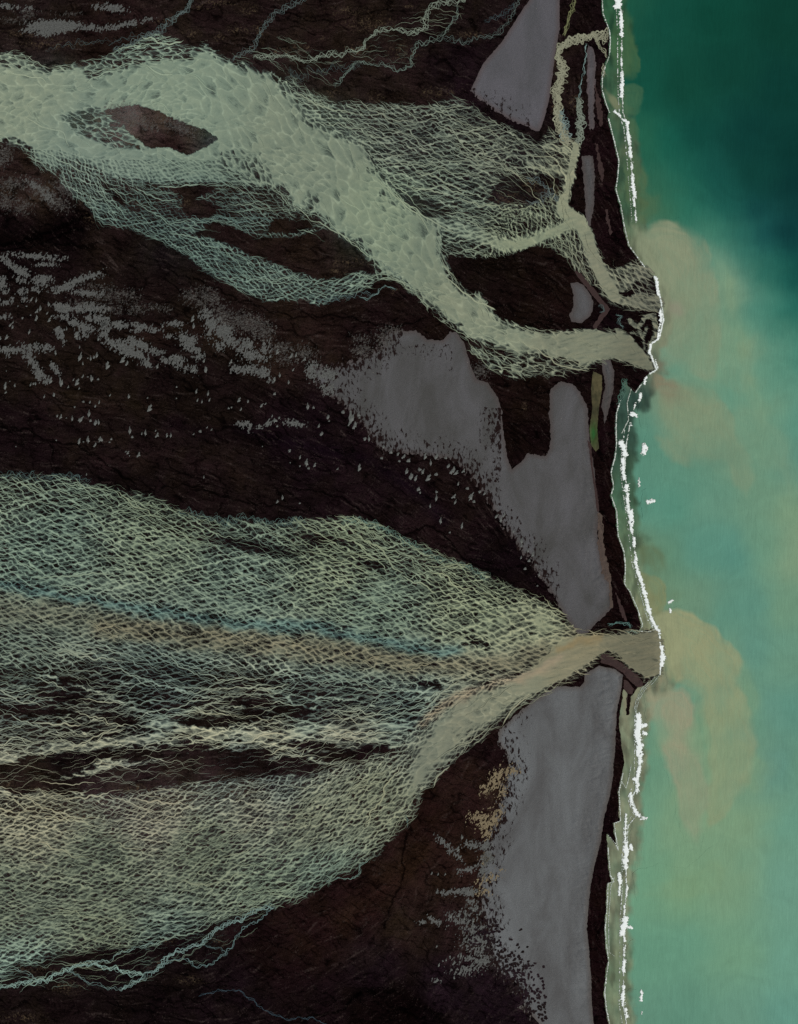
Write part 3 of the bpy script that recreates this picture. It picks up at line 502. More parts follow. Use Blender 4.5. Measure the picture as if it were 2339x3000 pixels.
plume([(2084,700),(2150,760),(2190,850),(2215,960),(2240,1080),(2280,1200),(2339,1330),(2420,1500),(2420,1620),(2330,1600),(2270,1480),(2215,1350),(2180,1200),(2140,1080),(2125,950),(2100,800)], (128,150,116), .28, .6, (2180,950,420,40), 'long faint tan silt streak bending out to the right edge', 16, 70)
plume([(1925,850),(1965,855),(2010,890),(2020,920),(1990,950),(1950,945),(1930,920)], (134,132,112), .3, .8, (1960,905,70,12), 'small brownish silt swirl beside the beach between two mouths', 5, 24)
plume([(1919,1083),(1990,1107),(2060,1126),(2103,1149),(2135,1173),(2150,1215),(2173,1257),(2197,1299),(2211,1337),(2218,1420),(2190,1470),(2120,1400),(2000,1372),(1940,1340),(1900,1250),(1885,1180),(1890,1130)], (128,140,110), .36, .85, (2000,1130,260,12), 'wide pale silt plume fanning right below the middle mouth', 9, 46)
plume([(1915,1080),(1950,1100),(2000,1112),(2040,1135),(2052,1170),(2035,1200),(1990,1212),(1940,1200),(1900,1170),(1893,1125)], (128,122,98), .4, .95, (1935,1110,100,12), 'dark brown core of silt right at the middle river mouth', 5, 30)
plume([(1864,1060),(1900,1045),(1950,1040),(1972,1060),(1965,1090),(1930,1100)], (112,112,92), .5, .9, (1940,1070,45,10), 'little grey silt curl touching the tip of the middle mouth', 4, 16)
plume([(1860,1520),(1900,1545),(1950,1600),(1985,1680),(2010,1740),(1980,1780),(1900,1760),(1865,1680)], (96,112,82), .4, .8, (1900,1620,110,16), 'olive silt plume beside the breakers above the lower mouth', 8, 36)
plume([(1870,1670),(1920,1680),(1955,1710),(1957,1770),(1935,1812),(1900,1810),(1885,1760)], (126,130,92), .6, .8, (1910,1750,80,5), 'small yellowish silt plume inside the breakers above the lower mouth', 5, 24)
plume([(1900,1800),(1957,1782),(1985,1777),(2023,1791),(2060,1810),(2098,1833),(2126,1862),(2168,1904),(2185,1937),(2173,1988),(2192,2035),(2206,2073),(2220,2120),(2228,2181),(2215,2260),(2190,2330),(2126,2400),(2079,2440),(2056,2485),(2070,2360),(2060,2180),(2030,2050),(1962,2003),(1950,1956),(1935,1880)],
      (144,148,112), .42, .98, (1990,1860,340,8), 'largest tan silt plume billowing right from the lower mouth', 7, 50)
plume([(1940,1930),(1975,1925),(1990,1990),(2060,2090),(2080,2200),(2060,2200),(2010,2040),(1960,2005)], (84,134,108), .4, .7, (1965,1960,90,18), 'green wedge of clear water between two tan plumes', 6, 30)
plume([(1887,2030),(1935,2012),(1962,2003),(2009,2010),(2046,2064),(2056,2158),(2079,2247),(2090,2340),(2070,2440),(2050,2490),(2012,2485),(1985,2400),(1960,2280),(1905,2150),(1890,2090)], (148,146,118), .4, .85, (1980,2090,280,12), 'pinkish tan silt plume curling down below the lower mouth', 7, 40)
plume([(1850,2560),(1930,2530),(2010,2540),(2090,2480),(2140,2540),(2130,2620),(2060,2655),(1960,2655),(1870,2640)], (124,150,112), .2, .4, (2020,2600,200,20), 'faint green silt plume low in the bay near the lower breakers', 9, 60)
for k, (x, y, rx, ry, rot) in enumerate([(1872,500,16,30,0),(1876,2290,14,40,0),(1868,2440,22,46,0),(1850,2790,14,40,.1),(1856,2920,22,26,-.6),(1840,1460,18,40,0),(1892,1480,14,50,0),(1885,1200,14,60,0),(1890,1820,26,18,0),(1895,1575,30,16,.5)]):
    a = np.linspace(0, 2 * np.pi, 15)[:-1]; ex = rx * np.cos(a); ey = ry * np.sin(a)
    pts = np.stack([x + ex * math.cos(rot) - ey * math.sin(rot), y + ex * math.sin(rot) + ey * math.cos(rot)], 1)
    wh = ['beside the breakers right of the upper grey ridge', 'where the breakers bend inwards low on the coast', 'right of the widest lower foam patch', 'between two low foam patches', 'at the lowest foam patches', 'left of the long middle breaker', 'right of the long middle breaker', 'below the middle mouth along the shore', 'at the bend of the breakers by the lower mouth', 'right of the gap in the middle breakers'][k]
    plume(pts, (70, 92, 70), .18, .42, (x, y, max(rx, ry), 9), 'dark swirl of stirred sand ' + wh, 6, 14, 'sand swirl')

# ================================================================ RIVERS
def river_material():
    M = Mat('silty_river_water'); tint = M.attr('tint', True)
    n = M.noise(4, 4, .7); n2 = M.noise(1.2, 4, .6)
    f = M.math('ADD', M.math('MULTIPLY', M.math('SUBTRACT', n, .5), .28), 1.0); f = M.math('ADD', f, M.math('MULTIPLY', M.math('SUBTRACT', n2, .5), .3))
    M.color(M.scale(tint, f)); M.b.inputs['Roughness'].default_value = .6
    return M
Mr = river_material().m
Mf_ = river_material(); Mf_.m.name = 'thin_sheet_of_river_water'
Mf_.alpha(Mf_.attr('cover')); Mf = Mf_.m
def base_angle(x, y): return samp(TH, x, y)
BIAS = (-.24, .28, 0.02)
def angle(x, y, fam, amp):
    th = base_angle(x, y); c = samp(CS, x, y)
    out = th.copy()
    for k in range(3):
        m = fam == k
        if not m.any(): continue
        xx, yy, t = x[m], y[m], th[m]
        ct, s_ = np.cos(t), np.sin(t); cm = c[m]
        n = (noise(xx / 46, yy / 46, 200 + k) * (1 - cm) + noise(xx / 92, yy / 92, 300 + k) * cm) * .5
        n = n + (noise(xx / 16, yy / 13, 210 + k) * (1 - cm) + noise(xx / 36, yy / 36, 310 + k) * cm) * 1.45
        n = n + noise(xx / 8.5, yy / 8.5, 220 + k) * .6 * (1 - .6 * cm)
        out[m] = t + BIAS[k] * (1 - .2 * cm) + amp * n
    return out
def trace(n_tau, wid, length, amp, step=4.5, tone=(1, 1, 1), pw=1.0, dmin=.06, zoff=0., tip=.5, seed=1, vary=.10, cap=9e9):
    """threads of water following the flow; density so that they cover about n_tau*D of the ground"""
    r = np.random.default_rng(seed)
    wgt = (np.clip(D, 0, 1) ** pw) * (D > dmin) * np.interp(D, [0, .05, .2, .42, .55, .7, 1], [.6, 1.1, 1, .85, .3, .14, .03]); area = wgt.sum() * S * S
    n = int(min(cap, n_tau * area / (wid * length * .7)))
    pick = r.choice(wgt.size, n, p=(wgt / wgt.sum()).ravel())
    x = GX.ravel()[pick] + r.uniform(-1.5, 1.5, n); y = GY.ravel()[pick] + r.uniform(-1.5, 1.5, n)
    fam = r.choice(3, n, p=(.36, .36, .28)); L = length * r.uniform(.5, 1.5, n); K = int(length * 1.5 / step / 2)
    fx, fy = [x], [y]
    cx, cy = x.copy(), y.copy()
    for i in range(K):
        a = angle(cx, cy, fam, amp); cx = cx + step * np.cos(a); cy = cy + step * np.sin(a); fx.append(cx); fy.append(cy)
    cx, cy = x.copy(), y.copy(); bx, by = [], []
    for i in range(K):
        a = angle(cx, cy, fam, amp); cx = cx - step * np.cos(a); cy = cy - step * np.sin(a); bx.append(cx); by.append(cy)
    PX = np.stack(bx[::-1] + fx, 1); PY = np.stack(by[::-1] + fy, 1)      # n, 2K+1
    s = np.abs(np.arange(-K, K + 1))[None, :] * step / (L[:, None] / 2)
    prof = np.clip(1 - s ** 2, 0, 1) ** tip
    d = samp(D, PX, PY)
    wv = wid * r.uniform(.6, 1.4, n)[:, None] * prof * np.clip((d - .02) / .18, 0, 1)
    return PX, PY, wv, fam, r.uniform(1 - vary, 1 + vary, n), np.asarray(tone)
def ribbons(PX, PY, W_, zb, cols):
    """(n,k) paths to a ribbon mesh; quads of no width are left out"""
    tx = np.gradient(PX, axis=1); ty = np.gradient(PY, axis=1); l = np.hypot(tx, ty) + 1e-9
    nx_, ny_ = -ty / l, tx / l; n, k = PX.shape
    h = samp(H, PX, PY)
    ax = PX + nx_ * W_ / 2; ay = PY + ny_ * W_ / 2; bx = PX - nx_ * W_ / 2; by = PY - ny_ * W_ / 2
    z = np.maximum(h, .01) + zb[:, None] * np.ones((1, k))
    V = np.stack([np.stack([WX(ax), WY(ay), z], -1), np.stack([WX(bx), WY(by), z], -1)], 2).reshape(-1, 3)
    ii = np.arange(n * k).reshape(n, k)
    a = ii[:, :-1]; b = ii[:, 1:]
    ok = (np.maximum(W_[:, :-1], W_[:, 1:]) > .12)
    F = np.stack([2 * a, 2 * a + 1, 2 * b + 1, 2 * b], -1)[ok]
    C = np.repeat(cols.reshape(-1, 3), 2, 0)
    return V, F, C
# which river a place belongs to
RID = np.zeros((NY, NX), int)
REG_M2 = [(820,200),(1380,260),(1600,380),(1740,380),(1760,640),(1960,760),(1960,930),(1700,930),(1640,740),(1310,760),(1290,660),(1150,560),(1070,430),(900,350)]
REG_M1 = [(-230,430),(0,418),(100,440),(180,440),(290,470),(430,470),(640,470),(790,560),(930,640),(1100,810),(1090,840),(900,920),(-230,920)]
def inreg(P): return sdf_at(P, GX, GY) > 0
RID[inreg(REG_M2)] = 2; RID[inreg(REG_M1)] = 1
RID[(GX < 1600) & (GY < 165)] = 6; RID[(GX > 1600) & (GY < 420)] = 6
lo = GY > 1250
sep1 = np.interp(GX, [-200, 300, 700, 1100, 1250, 1500, 2000], [1985, 1960, 1985, 2010, 2010, 1980, 1990]); sep2 = np.interp(GX, [-200, 400, 900, 1180, 1260, 1500, 2000], [2330, 2310, 2260, 2170, 2050, 1982, 1991])
RID[lo & (GY < sep1)] = 3; RID[lo & (GY >= sep1) & (GY < sep2)] = 4; RID[lo & (GY >= sep2)] = 5
NR = 7
parts = {k: [] for k in range(NR)}
wl = lin(WCOL)
# sheet of water below the threads: overlapping lobes of shallow water, each thinning out downstream against the next
FS = 1.5
fx = np.arange(-120, 1962, FS); fy = np.arange(0, 3060, FS); FNX, FNY = len(fx), len(fy)
FXg, FYg = np.meshgrid(fx, fy); Dg = samp(D, FXg, FYg); msk = Dg > .05
mx, my, md = FXg[msk], FYg[msk], Dg[msk]; mth = samp(TH, mx, my); mcs = samp(CS, mx, my)
def hsh(i, j, k):
    h = (i * 374761393 + j * 668265263 + k * 2246822519) & 0xffffffff; h = ((h ^ (h >> 13)) * 1274126177) & 0xffffffff; h ^= h >> 16
    return (h & 0xffff) / 65536.
def centre(pts, x, y):
    """position along (s) and across (t) a smooth centre line"""
    P, _ = resample(pts, 30.)
    k9 = np.ones(7) / 7.
    Q = P.copy()
    for c in range(2): Q[3:-3, c] = np.convolve(P[:, c], k9, 'valid')
    P = Q; best = np.full(x.shape, 1e12); S_ = np.zeros(x.shape); T_ = np.zeros(x.shape); a0 = 0.
    for k in range(len(P) - 1):
        ax, ay = P[k]; ex, ey = P[k + 1] - P[k]; L = math.hypot(ex, ey) + 1e-9
        lo_ = -1e9 if k == 0 else 0.; hi_ = 1e9 if k == len(P) - 2 else 1.
        tt = np.clip(((x - ax) * ex + (y - ay) * ey) / (L * L), lo_, hi_)
        q = (x - ax - tt * ex) ** 2 + (y - ay - tt * ey) ** 2; m = q < best
        best = np.where(m, q, best); S_ = np.where(m, a0 + tt * L, S_); T_ = np.where(m, ((x - ax) * -ey + (y - ay) * ex) / L, T_); a0 += L
    return S_, T_
def cells(S_, T_, a, b, seed, jit=.85, w1=.30, w2=.10, shear=1.):
    """net of diamond-like meshes a long and b wide, drawn out along the flow"""
    p = S_ / a; q = T_ / b; p = p + .42 * q * (1 if seed % 200 < 100 else -1) * shear
    p = p + w1 * noise(p * .8, q * .8, seed + 1) + w2 * noise(p * 2.6, q * 2.6, seed + 3) + .5 * noise(p * .16, q * .16, seed + 6)
    q = q + w1 * noise(p * .8, q * .8, seed + 2) + w2 * 1.5 * noise(p * 2.6, q * 2.6, seed + 4) + .8 * noise(p * .13, q * .13, seed + 7)
    i0 = np.floor(p).astype(np.int64); j0 = np.floor(q).astype(np.int64)
    d1 = np.full(p.shape, 1e9); d2 = d1.copy(); U1 = np.zeros(p.shape); V1 = U1.copy(); I1 = U1.copy()
    for dj in (-1, 0, 1, 2):
        j = j0 + dj - (dj == 2) * 0
        for di in (-2, -1, 0, 1, 2):
            i = i0 + di
            dx = p - (i + .5 * (j & 1) + .25 + jit * (hsh(i, j, seed) - .5)); dy = q - (j + .5 + jit * (hsh(i, j, seed + 9) - .5))
            d = np.hypot(dx, dy); h = hsh(i, j, seed + 5)
            m = d < d1; d2 = np.where(m, d1, np.minimum(d2, d)); U1 = np.where(m, dx, U1); V1 = np.where(m, dy, V1); I1 = np.where(m, h, I1); d1 = np.where(m, d, d1)
    return d2 - d1, U1, V1, I1
def water(S_, T_, dd, a, b, seed, soft=0.):
    e, u, v, h = cells(S_, T_, a, b, seed)
    line = np.exp(-(e / .13) ** 2); glow = np.exp(-e / .30)
    t = np.clip(.5 + u * .9, 0, 1)
    fib = noise(v * b / 1.7 / (1 + .5 * t) + h * 91, u * a / 13 + h * 57, seed + 40) + .6 * noise(v * b / .95 + h * 31, u * a / 9, seed + 41)
    fl = np.interp(dd, [.1, .35, .5, .66, .8, .9, .97], [-.35, -.25, -.10, .06, .30, .50, .68]); A = np.interp(dd, [.1, .35, .5, .66, .8, .97], [.25, .42, .58, .74, .66, .34])
    dn = np.interp(dd, [.1, .5, .66, .9, 1.], [.2, .34, .44, .42, .34])
    c = fl + A * glow - dn * (t ** 1.5 - .35) + (h - .5) * np.interp(dd, [.4, .7, 1], [.6, .5, .13]) + fib * np.interp(dd, [.3, .66, 1], [.26, .26, .15]) * (.35 + .65 * t)
    Ls = np.interp(dd, [.06, .25, .45, .66, 1.], [.0, .42, .82, 1.0, 1.05]) * (.9 + .6 * noise(S_ / 70, T_ / 17, seed + 50) + .45 * noise(S_ / 26, T_ / 9, seed + 51))
    return c, line * Ls
def weave(S_, T_, dd, per, al, seed):
    best = np.zeros(S_.shape); near = np.full(S_.shape, 1.)
    for sg in (1, -1):
        w_ = T_ + 5.8 * noise(S_ / 24, T_ / 18, seed + 3 * sg + 5) + 2.5 * noise(S_ / 8.5, T_ / 8.5, seed + 3 * sg + 6) + 16 * noise(S_ / 210, T_ / 120, seed + 3 * sg + 7)
        ph = (w_ + sg * math.tan(al) * S_) / per; k_ = np.round(ph); d = np.abs(ph - k_)
        st_ = np.clip(.82 + .55 * noise(k_ * 5.37 + .5, S_ / 130, seed + sg + 20) + .35 * noise(S_ / 30, T_ / 12, seed + sg + 22), 0, 1.15)
        wd_ = .10 + .07 * noise(k_ * 3.1 + .5, S_ / 90, seed + sg + 24)
        best = np.maximum(best, np.exp(-(d / wd_) ** 2) * st_); near = near * (1 - .8 * np.exp(-d / .16) * st_)
    return best, 1 - near
CL = {0: [(-230,280),(0,275),(300,270),(500,235),(640,285),(800,395),(1000,560),(1200,780),(1380,935),(1550,1005),(1750,1010),(1930,1085)],
      1: [(0,300),(150,470),(300,620),(450,690),(600,730),(700,790),(850,860),(1000,835),(1130,800)],
      2: [(820,270),(1000,350),(1200,410),(1450,440),(1600,470),(1680,570),(1750,740),(1850,850),(1960,890)],
      3: [(-230,1560),(0,1600),(500,1690),(1000,1780),(1400,1860),(1700,1895),(1950,1920)],
      4: [(-230,2150),(0,2140),(600,2110),(1200,2065),(1600,1960)],
      5: [(-230,2620),(0,2600),(500,2520),(850,2400),(1120,2240),(1350,2090),(1600,1985)],
      6: [(-230,160),(300,150),(600,130)]}
SZ = {0: (52, 36), 1: (30, 12), 2: (38, 12.5), 3: (31, 13.5), 4: (50, 14), 5: (36, 12), 6: (32, 11)}
mr = RID[((my - Y0) / S).astype(int), ((mx - X0) / S).astype(int)]
cc = np.zeros(len(mx)); ll = np.zeros(len(mx))
for k in range(NR):
    m = mr == k
    if not m.any(): continue
    a_, b_ = SZ[k]; xs_ = mx[m]; ys_ = my[m]; dd = md[m]; S_, T_ = centre(CL[k], xs_, ys_)
    thick = sstep((dd - .86) / .1) if k in (0, 2, 3, 5) else np.zeros(len(dd))
    c1, l1 = water(S_, T_, dd, 27 if k == 0 else a_, 14 if k == 0 else b_, 1100 + 100 * k)
    if thick.any():
        c2, l2 = water(S_, T_, dd, 52, 34, 1900 + 100 * k); c2b, l2b = water(S_, T_, dd, 31, 20, 2000 + 100 * k)
        pz = sstep(.5 + 1.6 * noise(xs_ / 150, ys_ / 110, 2050)); c2 = c2 * (1 - pz) + c2b * pz; l2 = l2 * (1 - pz) + l2b * pz; l2 = np.maximum(l2 * .95, l1 * .35)
        c1 = c1 * (1 - thick) + c2 * thick; l1 = l1 * (1 - thick) + l2 * thick
    if k in (3, 5, 4, 1, 2):
        wb, wn = weave(S_, T_, dd, {3: 17., 5: 14., 4: 19., 1: 13., 2: 15.}[k], math.radians({3: 24., 5: 20., 4: 15., 1: 26., 2: 20.}[k]), 3000 + 100 * k)
        g = 1 - thick; Lw = np.interp(dd, [.06, .25, .45, .66, 1.], [.05, .55, .95, 1.15, 1.1])
        c1 = c1 * (1 - .78 * g) + .78 * g * (c1 * .45 - .17 + wn * np.interp(dd, [.1, .5, .66, .8, 1], [.2, .62, .92, 1.1, 1.2])); l1 = np.maximum(l1 * (1 - .68 * g), wb * Lw * g)
    c3, l3 = water(S_, T_, dd, a_ * (.5 if k else .26), b_ * (.52 if k else .2), 2600 + 100 * k)   # finer net inside
    f3 = .38 * (1 - thick); cc[m] = c1 * (1 - .3 * f3) + .3 * f3 * c3; ll[m] = np.maximum(l1, l3 * f3)
patchy = .34 * fbm(mx / 60, my / 22, 1401, 4)
cc = cc + patchy * (1 - .6 * sstep((md - .85) / .1))
solid = sstep((md - .955) / .03) * (mx > 1500)
cc = cc * (1 - solid) + solid * (.80 + .24 * noise((mx - .3 * my) / 60, (my + .2 * mx) / 9, 1500) + .16 * noise((mx - .2 * my) / 24, (my + .2 * mx) / 3.5, 1501)); ll = ll * (1 - .7 * solid)
tot = np.clip(np.maximum(cc, ll * .92), 0, 1.25)
edgef = np.clip((md - .05) / .12, 0, 1)
cover = np.clip((tot - .10) / .54, 0, 1) ** 1.1 * edgef
tn = np.clip(tot, 0, 1)
ramp_ = np.stack([np.interp(tn, [0, .3, .6, 1.0], [.30, .48, .72, .96]), np.interp(tn, [0, .3, .6, 1.0], [.36, .54, .77, .96]), np.interp(tn, [0, .3, .6, 1.0], [.44, .62, .80, .95])], -1)
fcol = samp(wl, mx + 13 * fbm(mx / 40, my / 30, 1601, 3), my + 22 * fbm(mx / 60, my / 40, 1602, 3)) * ramp_ * (1.10 - .22 * mcs[:, None]) * (1 + .36 * np.clip(ll - .35, 0, .8) * (1 - .6 * solid))[:, None]
fi = np.full((FNY, FNX), -1, np.int64); fi[msk] = np.arange(msk.sum())
Vf = np.stack([WX(mx), WY(my), np.maximum(samp(H, mx, my), .01) + .024 + .012 * tn], -1)
Ff = np.stack([fi[:-1, :-1], fi[1:, :-1], fi[1:, 1:], fi[:-1, 1:]], -1).reshape(-1, 4)
Ff = Ff[(Ff >= 0).all(1)]; Ff = Ff[cover[Ff].max(1) > .03]
frid = RID[((my[Ff[:, 0]] - Y0) / S).astype(int), ((mx[Ff[:, 0]] - X0) / S).astype(int)]
for k in range(NR):
    F = Ff[frid == k]
    if len(F) == 0: continue
    used = np.zeros(len(Vf), bool); used[F.ravel()] = True; rm = np.cumsum(used) - 1
    parts[k].append((Vf[used], rm[F], fcol[used], cover[used], 1))
CLASSES = [
 dict(n_tau=.08, wid=.95, length=46, amp=.62, tone=(.64, .69, .71), pw=.7, zoff=.04, seed=11, vary=.2, step=3.6),
 dict(n_tau=.20, wid=1.3, length=100, amp=.64, tone=(.86, .91, .92), pw=.8, zoff=.06, seed=12, vary=.12, step=3.6),
 dict(n_tau=.16, wid=2.0, length=150, amp=.66, tone=(.98, 1.0, .99), pw=1.0, zoff=.08, seed=13, vary=.08, step=3.8),
 dict(n_tau=.08, wid=3.4, length=170, amp=.64, tone=(1.05, 1.04, 1.02), pw=1.2, zoff=.10, seed=14, vary=.08, step=3.8)]
for cdef in CLASSES:
    zoff = cdef['zoff']; PX, PY, Wd, fam, var, tone = trace(**cdef)
    rid = RID[np.clip(((PY[:, PY.shape[1] // 2] - Y0) / S).astype(int), 0, NY - 1), np.clip(((PX[:, PX.shape[1] // 2] - X0) / S).astype(int), 0, NX - 1)]
    zz = zoff + RNG.uniform(0, .05, len(PX))
    for k in range(NR):
        m = rid == k
        if not m.any(): continue
        c = samp(wl, PX[m], PY[m]) * tone * var[m][:, None, None]
        V, F, C = ribbons(PX[m], PY[m], Wd[m], zz[m], c)
        parts[k].append((V, F, C, np.ones(len(V)), 0))

# named single channels and streams: a bundle of winding threads round a traced line
def braid(pts, width, n, wd, col, seed, amp=1.0, zoff=.05, loose=.5, fade=1.0):
    """n threads weaving within `width` of the line"""
    P, t = resample(pts, 2.5)
    k = np.ones(9) / 9.
    for c in range(2): P[4:-4, c] = np.convolve(P[:, c], k, 'valid') if len(P) > 12 else P[4:-4, c]
    tx = np.gradient(P[:, 0]); ty = np.gradient(P[:, 1]); l = np.hypot(tx, ty) + 1e-9; nx_, ny_ = -ty / l, tx / l
    r = np.random.default_rng(seed); outs = []
    mean = amp * (5.0 * noise(t / 26, t * 0 + seed, 500) + 2.6 * noise(t / 9, t * 0 + seed, 501)); wmod = .45 + .55 * (noise(t / 34, t * 0 + seed * 1.7, 502) * .8 + .6).clip(0, 1.4)
    PXs, PYs, Ws, Cs = [], [], [], []
    n = max(3, int(n * .8))
    for i in range(n):
        u = r.uniform(0, 9)
        off = mean + width / 2 * 2.5 * wmod * (1.6 * noise(t / 19 + u, t * 0 + i * .37 + seed, 503) + .6 * noise(t / 10 + u, t * 0 + i * .9 + seed, 504))
        ww = wd * .74 * r.uniform(.4, 1.2) * (.55 + .6 * np.clip(noise(t / 20 + u * 3, t * 0 + i, 505) + .6, 0, 1.3))
        gap = np.clip((noise(t / 40 + u * 5, t * 0 + i * 2., 506) + loose) * 4, 0, 1)
        ends = np.clip(np.minimum(t, t[-1] - t) / 12, 0, 1) ** .6
        PXs.append(P[:, 0] + nx_ * off); PYs.append(P[:, 1] + ny_ * off); Ws.append(ww * gap * ends); Cs.append(np.tile(lin(col) * r.uniform(.75, 1.1) * fade, (len(t), 1)))
    zz = zoff + r.uniform(0, .05, n)
    return ribbons(np.array(PXs), np.array(PYs), np.array(Ws), zz, np.array(Cs))
def join(ps):
    Vs_, Fs_, Cs_, As_, Ms_ = [], [], [], [], []; off = 0
    for V, F, C, A, mi in ps:
        used = np.zeros(len(V), bool); used[F.ravel()] = True; rm = np.cumsum(used) - 1
        Vs_.append(V[used]); Fs_.append(rm[F] + off); Cs_.append(C[used]); As_.append(np.asarray(A)[used]); Ms_.append(np.full(len(F), mi)); off += int(used.sum())
    return np.concatenate(Vs_), np.concatenate(Fs_), np.concatenate(Cs_), np.concatenate(As_), np.concatenate(Ms_)
RN = [('river', 'thick pale sage upper river sweeping from the top left to the middle mouth'), ('river_branch', 'thin netted side branch leaving the upper river at lower left and rejoining it'),
      ('river_net', 'net of grey green channels right of the upper river below the grey triangle'), ('river_fan', 'upper half of the great lower fan with a teal and a tan band'),
      ('river_braids', 'pale cream loose braids with dark gaps across the middle of the lower fan'), ('river_fan', 'dense sage lower half of the great fan down to its solid channel and mouth'), ('river_fringe', 'frayed upper fringe of channels above the upper river')]
for k in range(NR):
    if not parts[k]: continue
    V, F, C, A, MI = join(parts[k])
    F4 = F
    add(RN[k][0], new_mesh(RN[k][0], V, F4, [Mr, Mf], C, {'cover': A}, MI), RN[k][1], 'river', kind='structure')

def stream(pts, width, n, wd, col, label, seed, **kw):
    V, F, C = braid(pts, width, n, wd, col, seed, **kw)
    V, F, C, A, MI = join([(V, F, C, np.ones(len(V)), 0)])
    add('stream', new_mesh('stream', V, F, Mr, C), label, 'stream', kind='structure')
BL = (104,124,124); SG = (124,134,118); TL = (112,142,138)
stream([(575,-150),(563,0),(548,28),(520,48),(490,70),(465,95),(430,105),(395,125),(360,140),(330,152)], 11, 9, 1.5, (98,112,108), 'blue grey stream coming in at the top edge left of centre', 1)
stream([(430,103),(350,118),(270,125),(190,132),(130,150)], 9, 6, .9, (84,98,96), 'faint broken thread of water running left above the upper river', 2, loose=.2)
stream([(905,-150),(900,0),(870,10),(830,25),(800,47),(775,75),(756,113),(742,150),(705,164),(676,178)], 9, 7, 1.4, (98,112,108), 'thin blue grey stream joining the upper river at its crest', 3)
stream([(1400,-120),(1363,2),(1326,5),(1288,9),(1251,33),(1246,61),(1251,80),(1218,99),(1176,89),(1129,85),(1096,99),(1072,122),(1054,150),(1011,155),(955,164),(913,174),(885,183),(847,164),(800,164),(740,168)], 9, 7, 1.9, SG, 'widest sage stream on the dark ground above the river net', 4)
stream([(1335,14),(1345,42),(1321,70),(1307,94),(1284,113),(1251,127),(1223,127),(1213,150),(1204,188),(1199,204),(1171,209),(1138,197),(1119,186),(1082,193),(1058,179),(1035,188),(1016,216),(993,244),(979,256)], 7, 6, 1.5, (114,130,118), 'teal winding stream with a sharp bend right of the widest one', 5)
stream([(1284,113),(1330,118),(1354,127),(1392,110),(1434,108),(1467,89),(1490,60),(1504,38),(1519,0),(1530,-120)], 9, 7, 1.1, (90,102,96), 'faint stream climbing beside the grey triangle', 6, loose=.3)
stream([(1420,70),(1450,50),(1480,40),(1510,10)], 10, 6, .8, (74,90,92), 'short hazy threads of water left of the grey triangle top', 7)
stream([(1060,190),(1000,200),(940,205),(880,225),(840,215)], 16, 8, .9, (84,98,94), 'scattered threads ending above the river net', 8, loose=.2)
stream([(1783,112),(1760,106),(1741,101),(1699,113),(1666,124),(1642,136),(1635,164),(1645,185),(1652,195),(1649,221),(1636,254),(1631,291),(1633,329),(1638,366),(1656,404),(1672,425)], 15, 16, 4.2, (134,134,112), 'tan braided channel winding down right of the grey triangle', 9, amp=.6)
stream([(1720,127),(1715,160),(1713,188),(1710,221),(1701,254),(1696,291)], 4, 4, 1.8, (122,144,138), 'small pale meandering creek between two dark banks near the beach', 10)
stream([(1696,285),(1697,310),(1700,345),(1703,380),(1700,415),(1690,425)], 13, 14, 4, (118,126,112), 'cloudy pale backwater at the foot of the small creek', 11, amp=.3)
stream([(1641,320),(1648,345),(1656,370),(1660,400),(1664,415)], 14, 10, 3, (118,134,128), 'pale blue grey pool beside the tan braided channel', 12, amp=.3)
stream([(1690,-120),(1685,5),(1675,30),(1664,60),(1660,85),(1654,108)], 7, 8, 3, (104,106,74), 'olive green slough at the top beside the grey triangle', 13, amp=.5)
stream([(1741,103),(1755,130),(1765,150),(1776,163),(1783,166)], 7, 7, 3.2, (128,128,106), 'short tan outlet looping down to the upper beach', 14, amp=.4)
stream([(1768,185),(1768,210),(1774,228)], 6, 5, 3, (130,130,108), 'small tan tidal pool on the upper beach', 15, amp=.3)
stream([(808,2652),(752,2663),(714,2687),(658,2710),(611,2738),(597,2762),(550,2775),(520,2790),(493,2800),(470,2832),(423,2861),(385,2884),(348,2900)], 8, 8, 1.9, (128,152,144), 'bright pale stream leaving the lower edge of the great fan', 16)
stream([(800,2655),(770,2687),(723,2710),(695,2743),(658,2795),(611,2828),(578,2832),(540,2809),(505,2812),(470,2832)], 5, 4, 1.4, (116,142,138), 'narrow teal stream looping below the bright pale one', 17)
stream([(423,2858),(376,2846),(305,2832),(263,2823),(225,2828),(188,2842),(155,2865),(94,2875),(50,2882),(0,2893),(-150,2920)], 8, 8, 2.0, (130,154,142), 'pale stream running to the left edge below the fan', 18)
stream([(348,2900),(291,2884),(254,2875),(221,2851),(188,2842)], 5, 4, 1.3, (112,134,128), 'short stream linking two pale streams from below', 19)
stream([(480,2755),(399,2776),(352,2790),(319,2818),(282,2814),(240,2822)], 5, 4, 1.8, (130,152,140), 'short pale stream hugging the lower left edge of the fan', 20)
stream([(20,2835),(60,2842),(94,2856),(117,2872)], 4, 3, 1.3, (124,144,134), 'smallest pale stream at the lower left corner of the fan', 21)
stream([(600,2770),(640,2780),(670,2793),(658,2800)], 6, 4, 1.0, (100,122,120), 'tiny side stream inside the narrow teal loop', 22)
stream([(582,2917),(634,2903),(705,2898),(728,2922),(752,2936),(780,2964),(800,2966),(838,2987),(908,2978),(955,2999),(1000,3080)], 4, 3, 1.1, (64,80,88), 'dim blue creek crossing the black ground at the very bottom', 23)
stream([(1085,2515),(1058,2528),(1054,2540),(1058,2555),(1035,2574),(997,2569),(955,2584)], 3, 3, 1.8, (116,138,126), 'small teal loop outside the lower right edge of the fan', 24)
stream([(1190,2385),(1196,2410),(1190,2428)], 3, 3, 1.4, (108,130,120), 'stub of water poking out of the fan\'s lower right edge', 25)
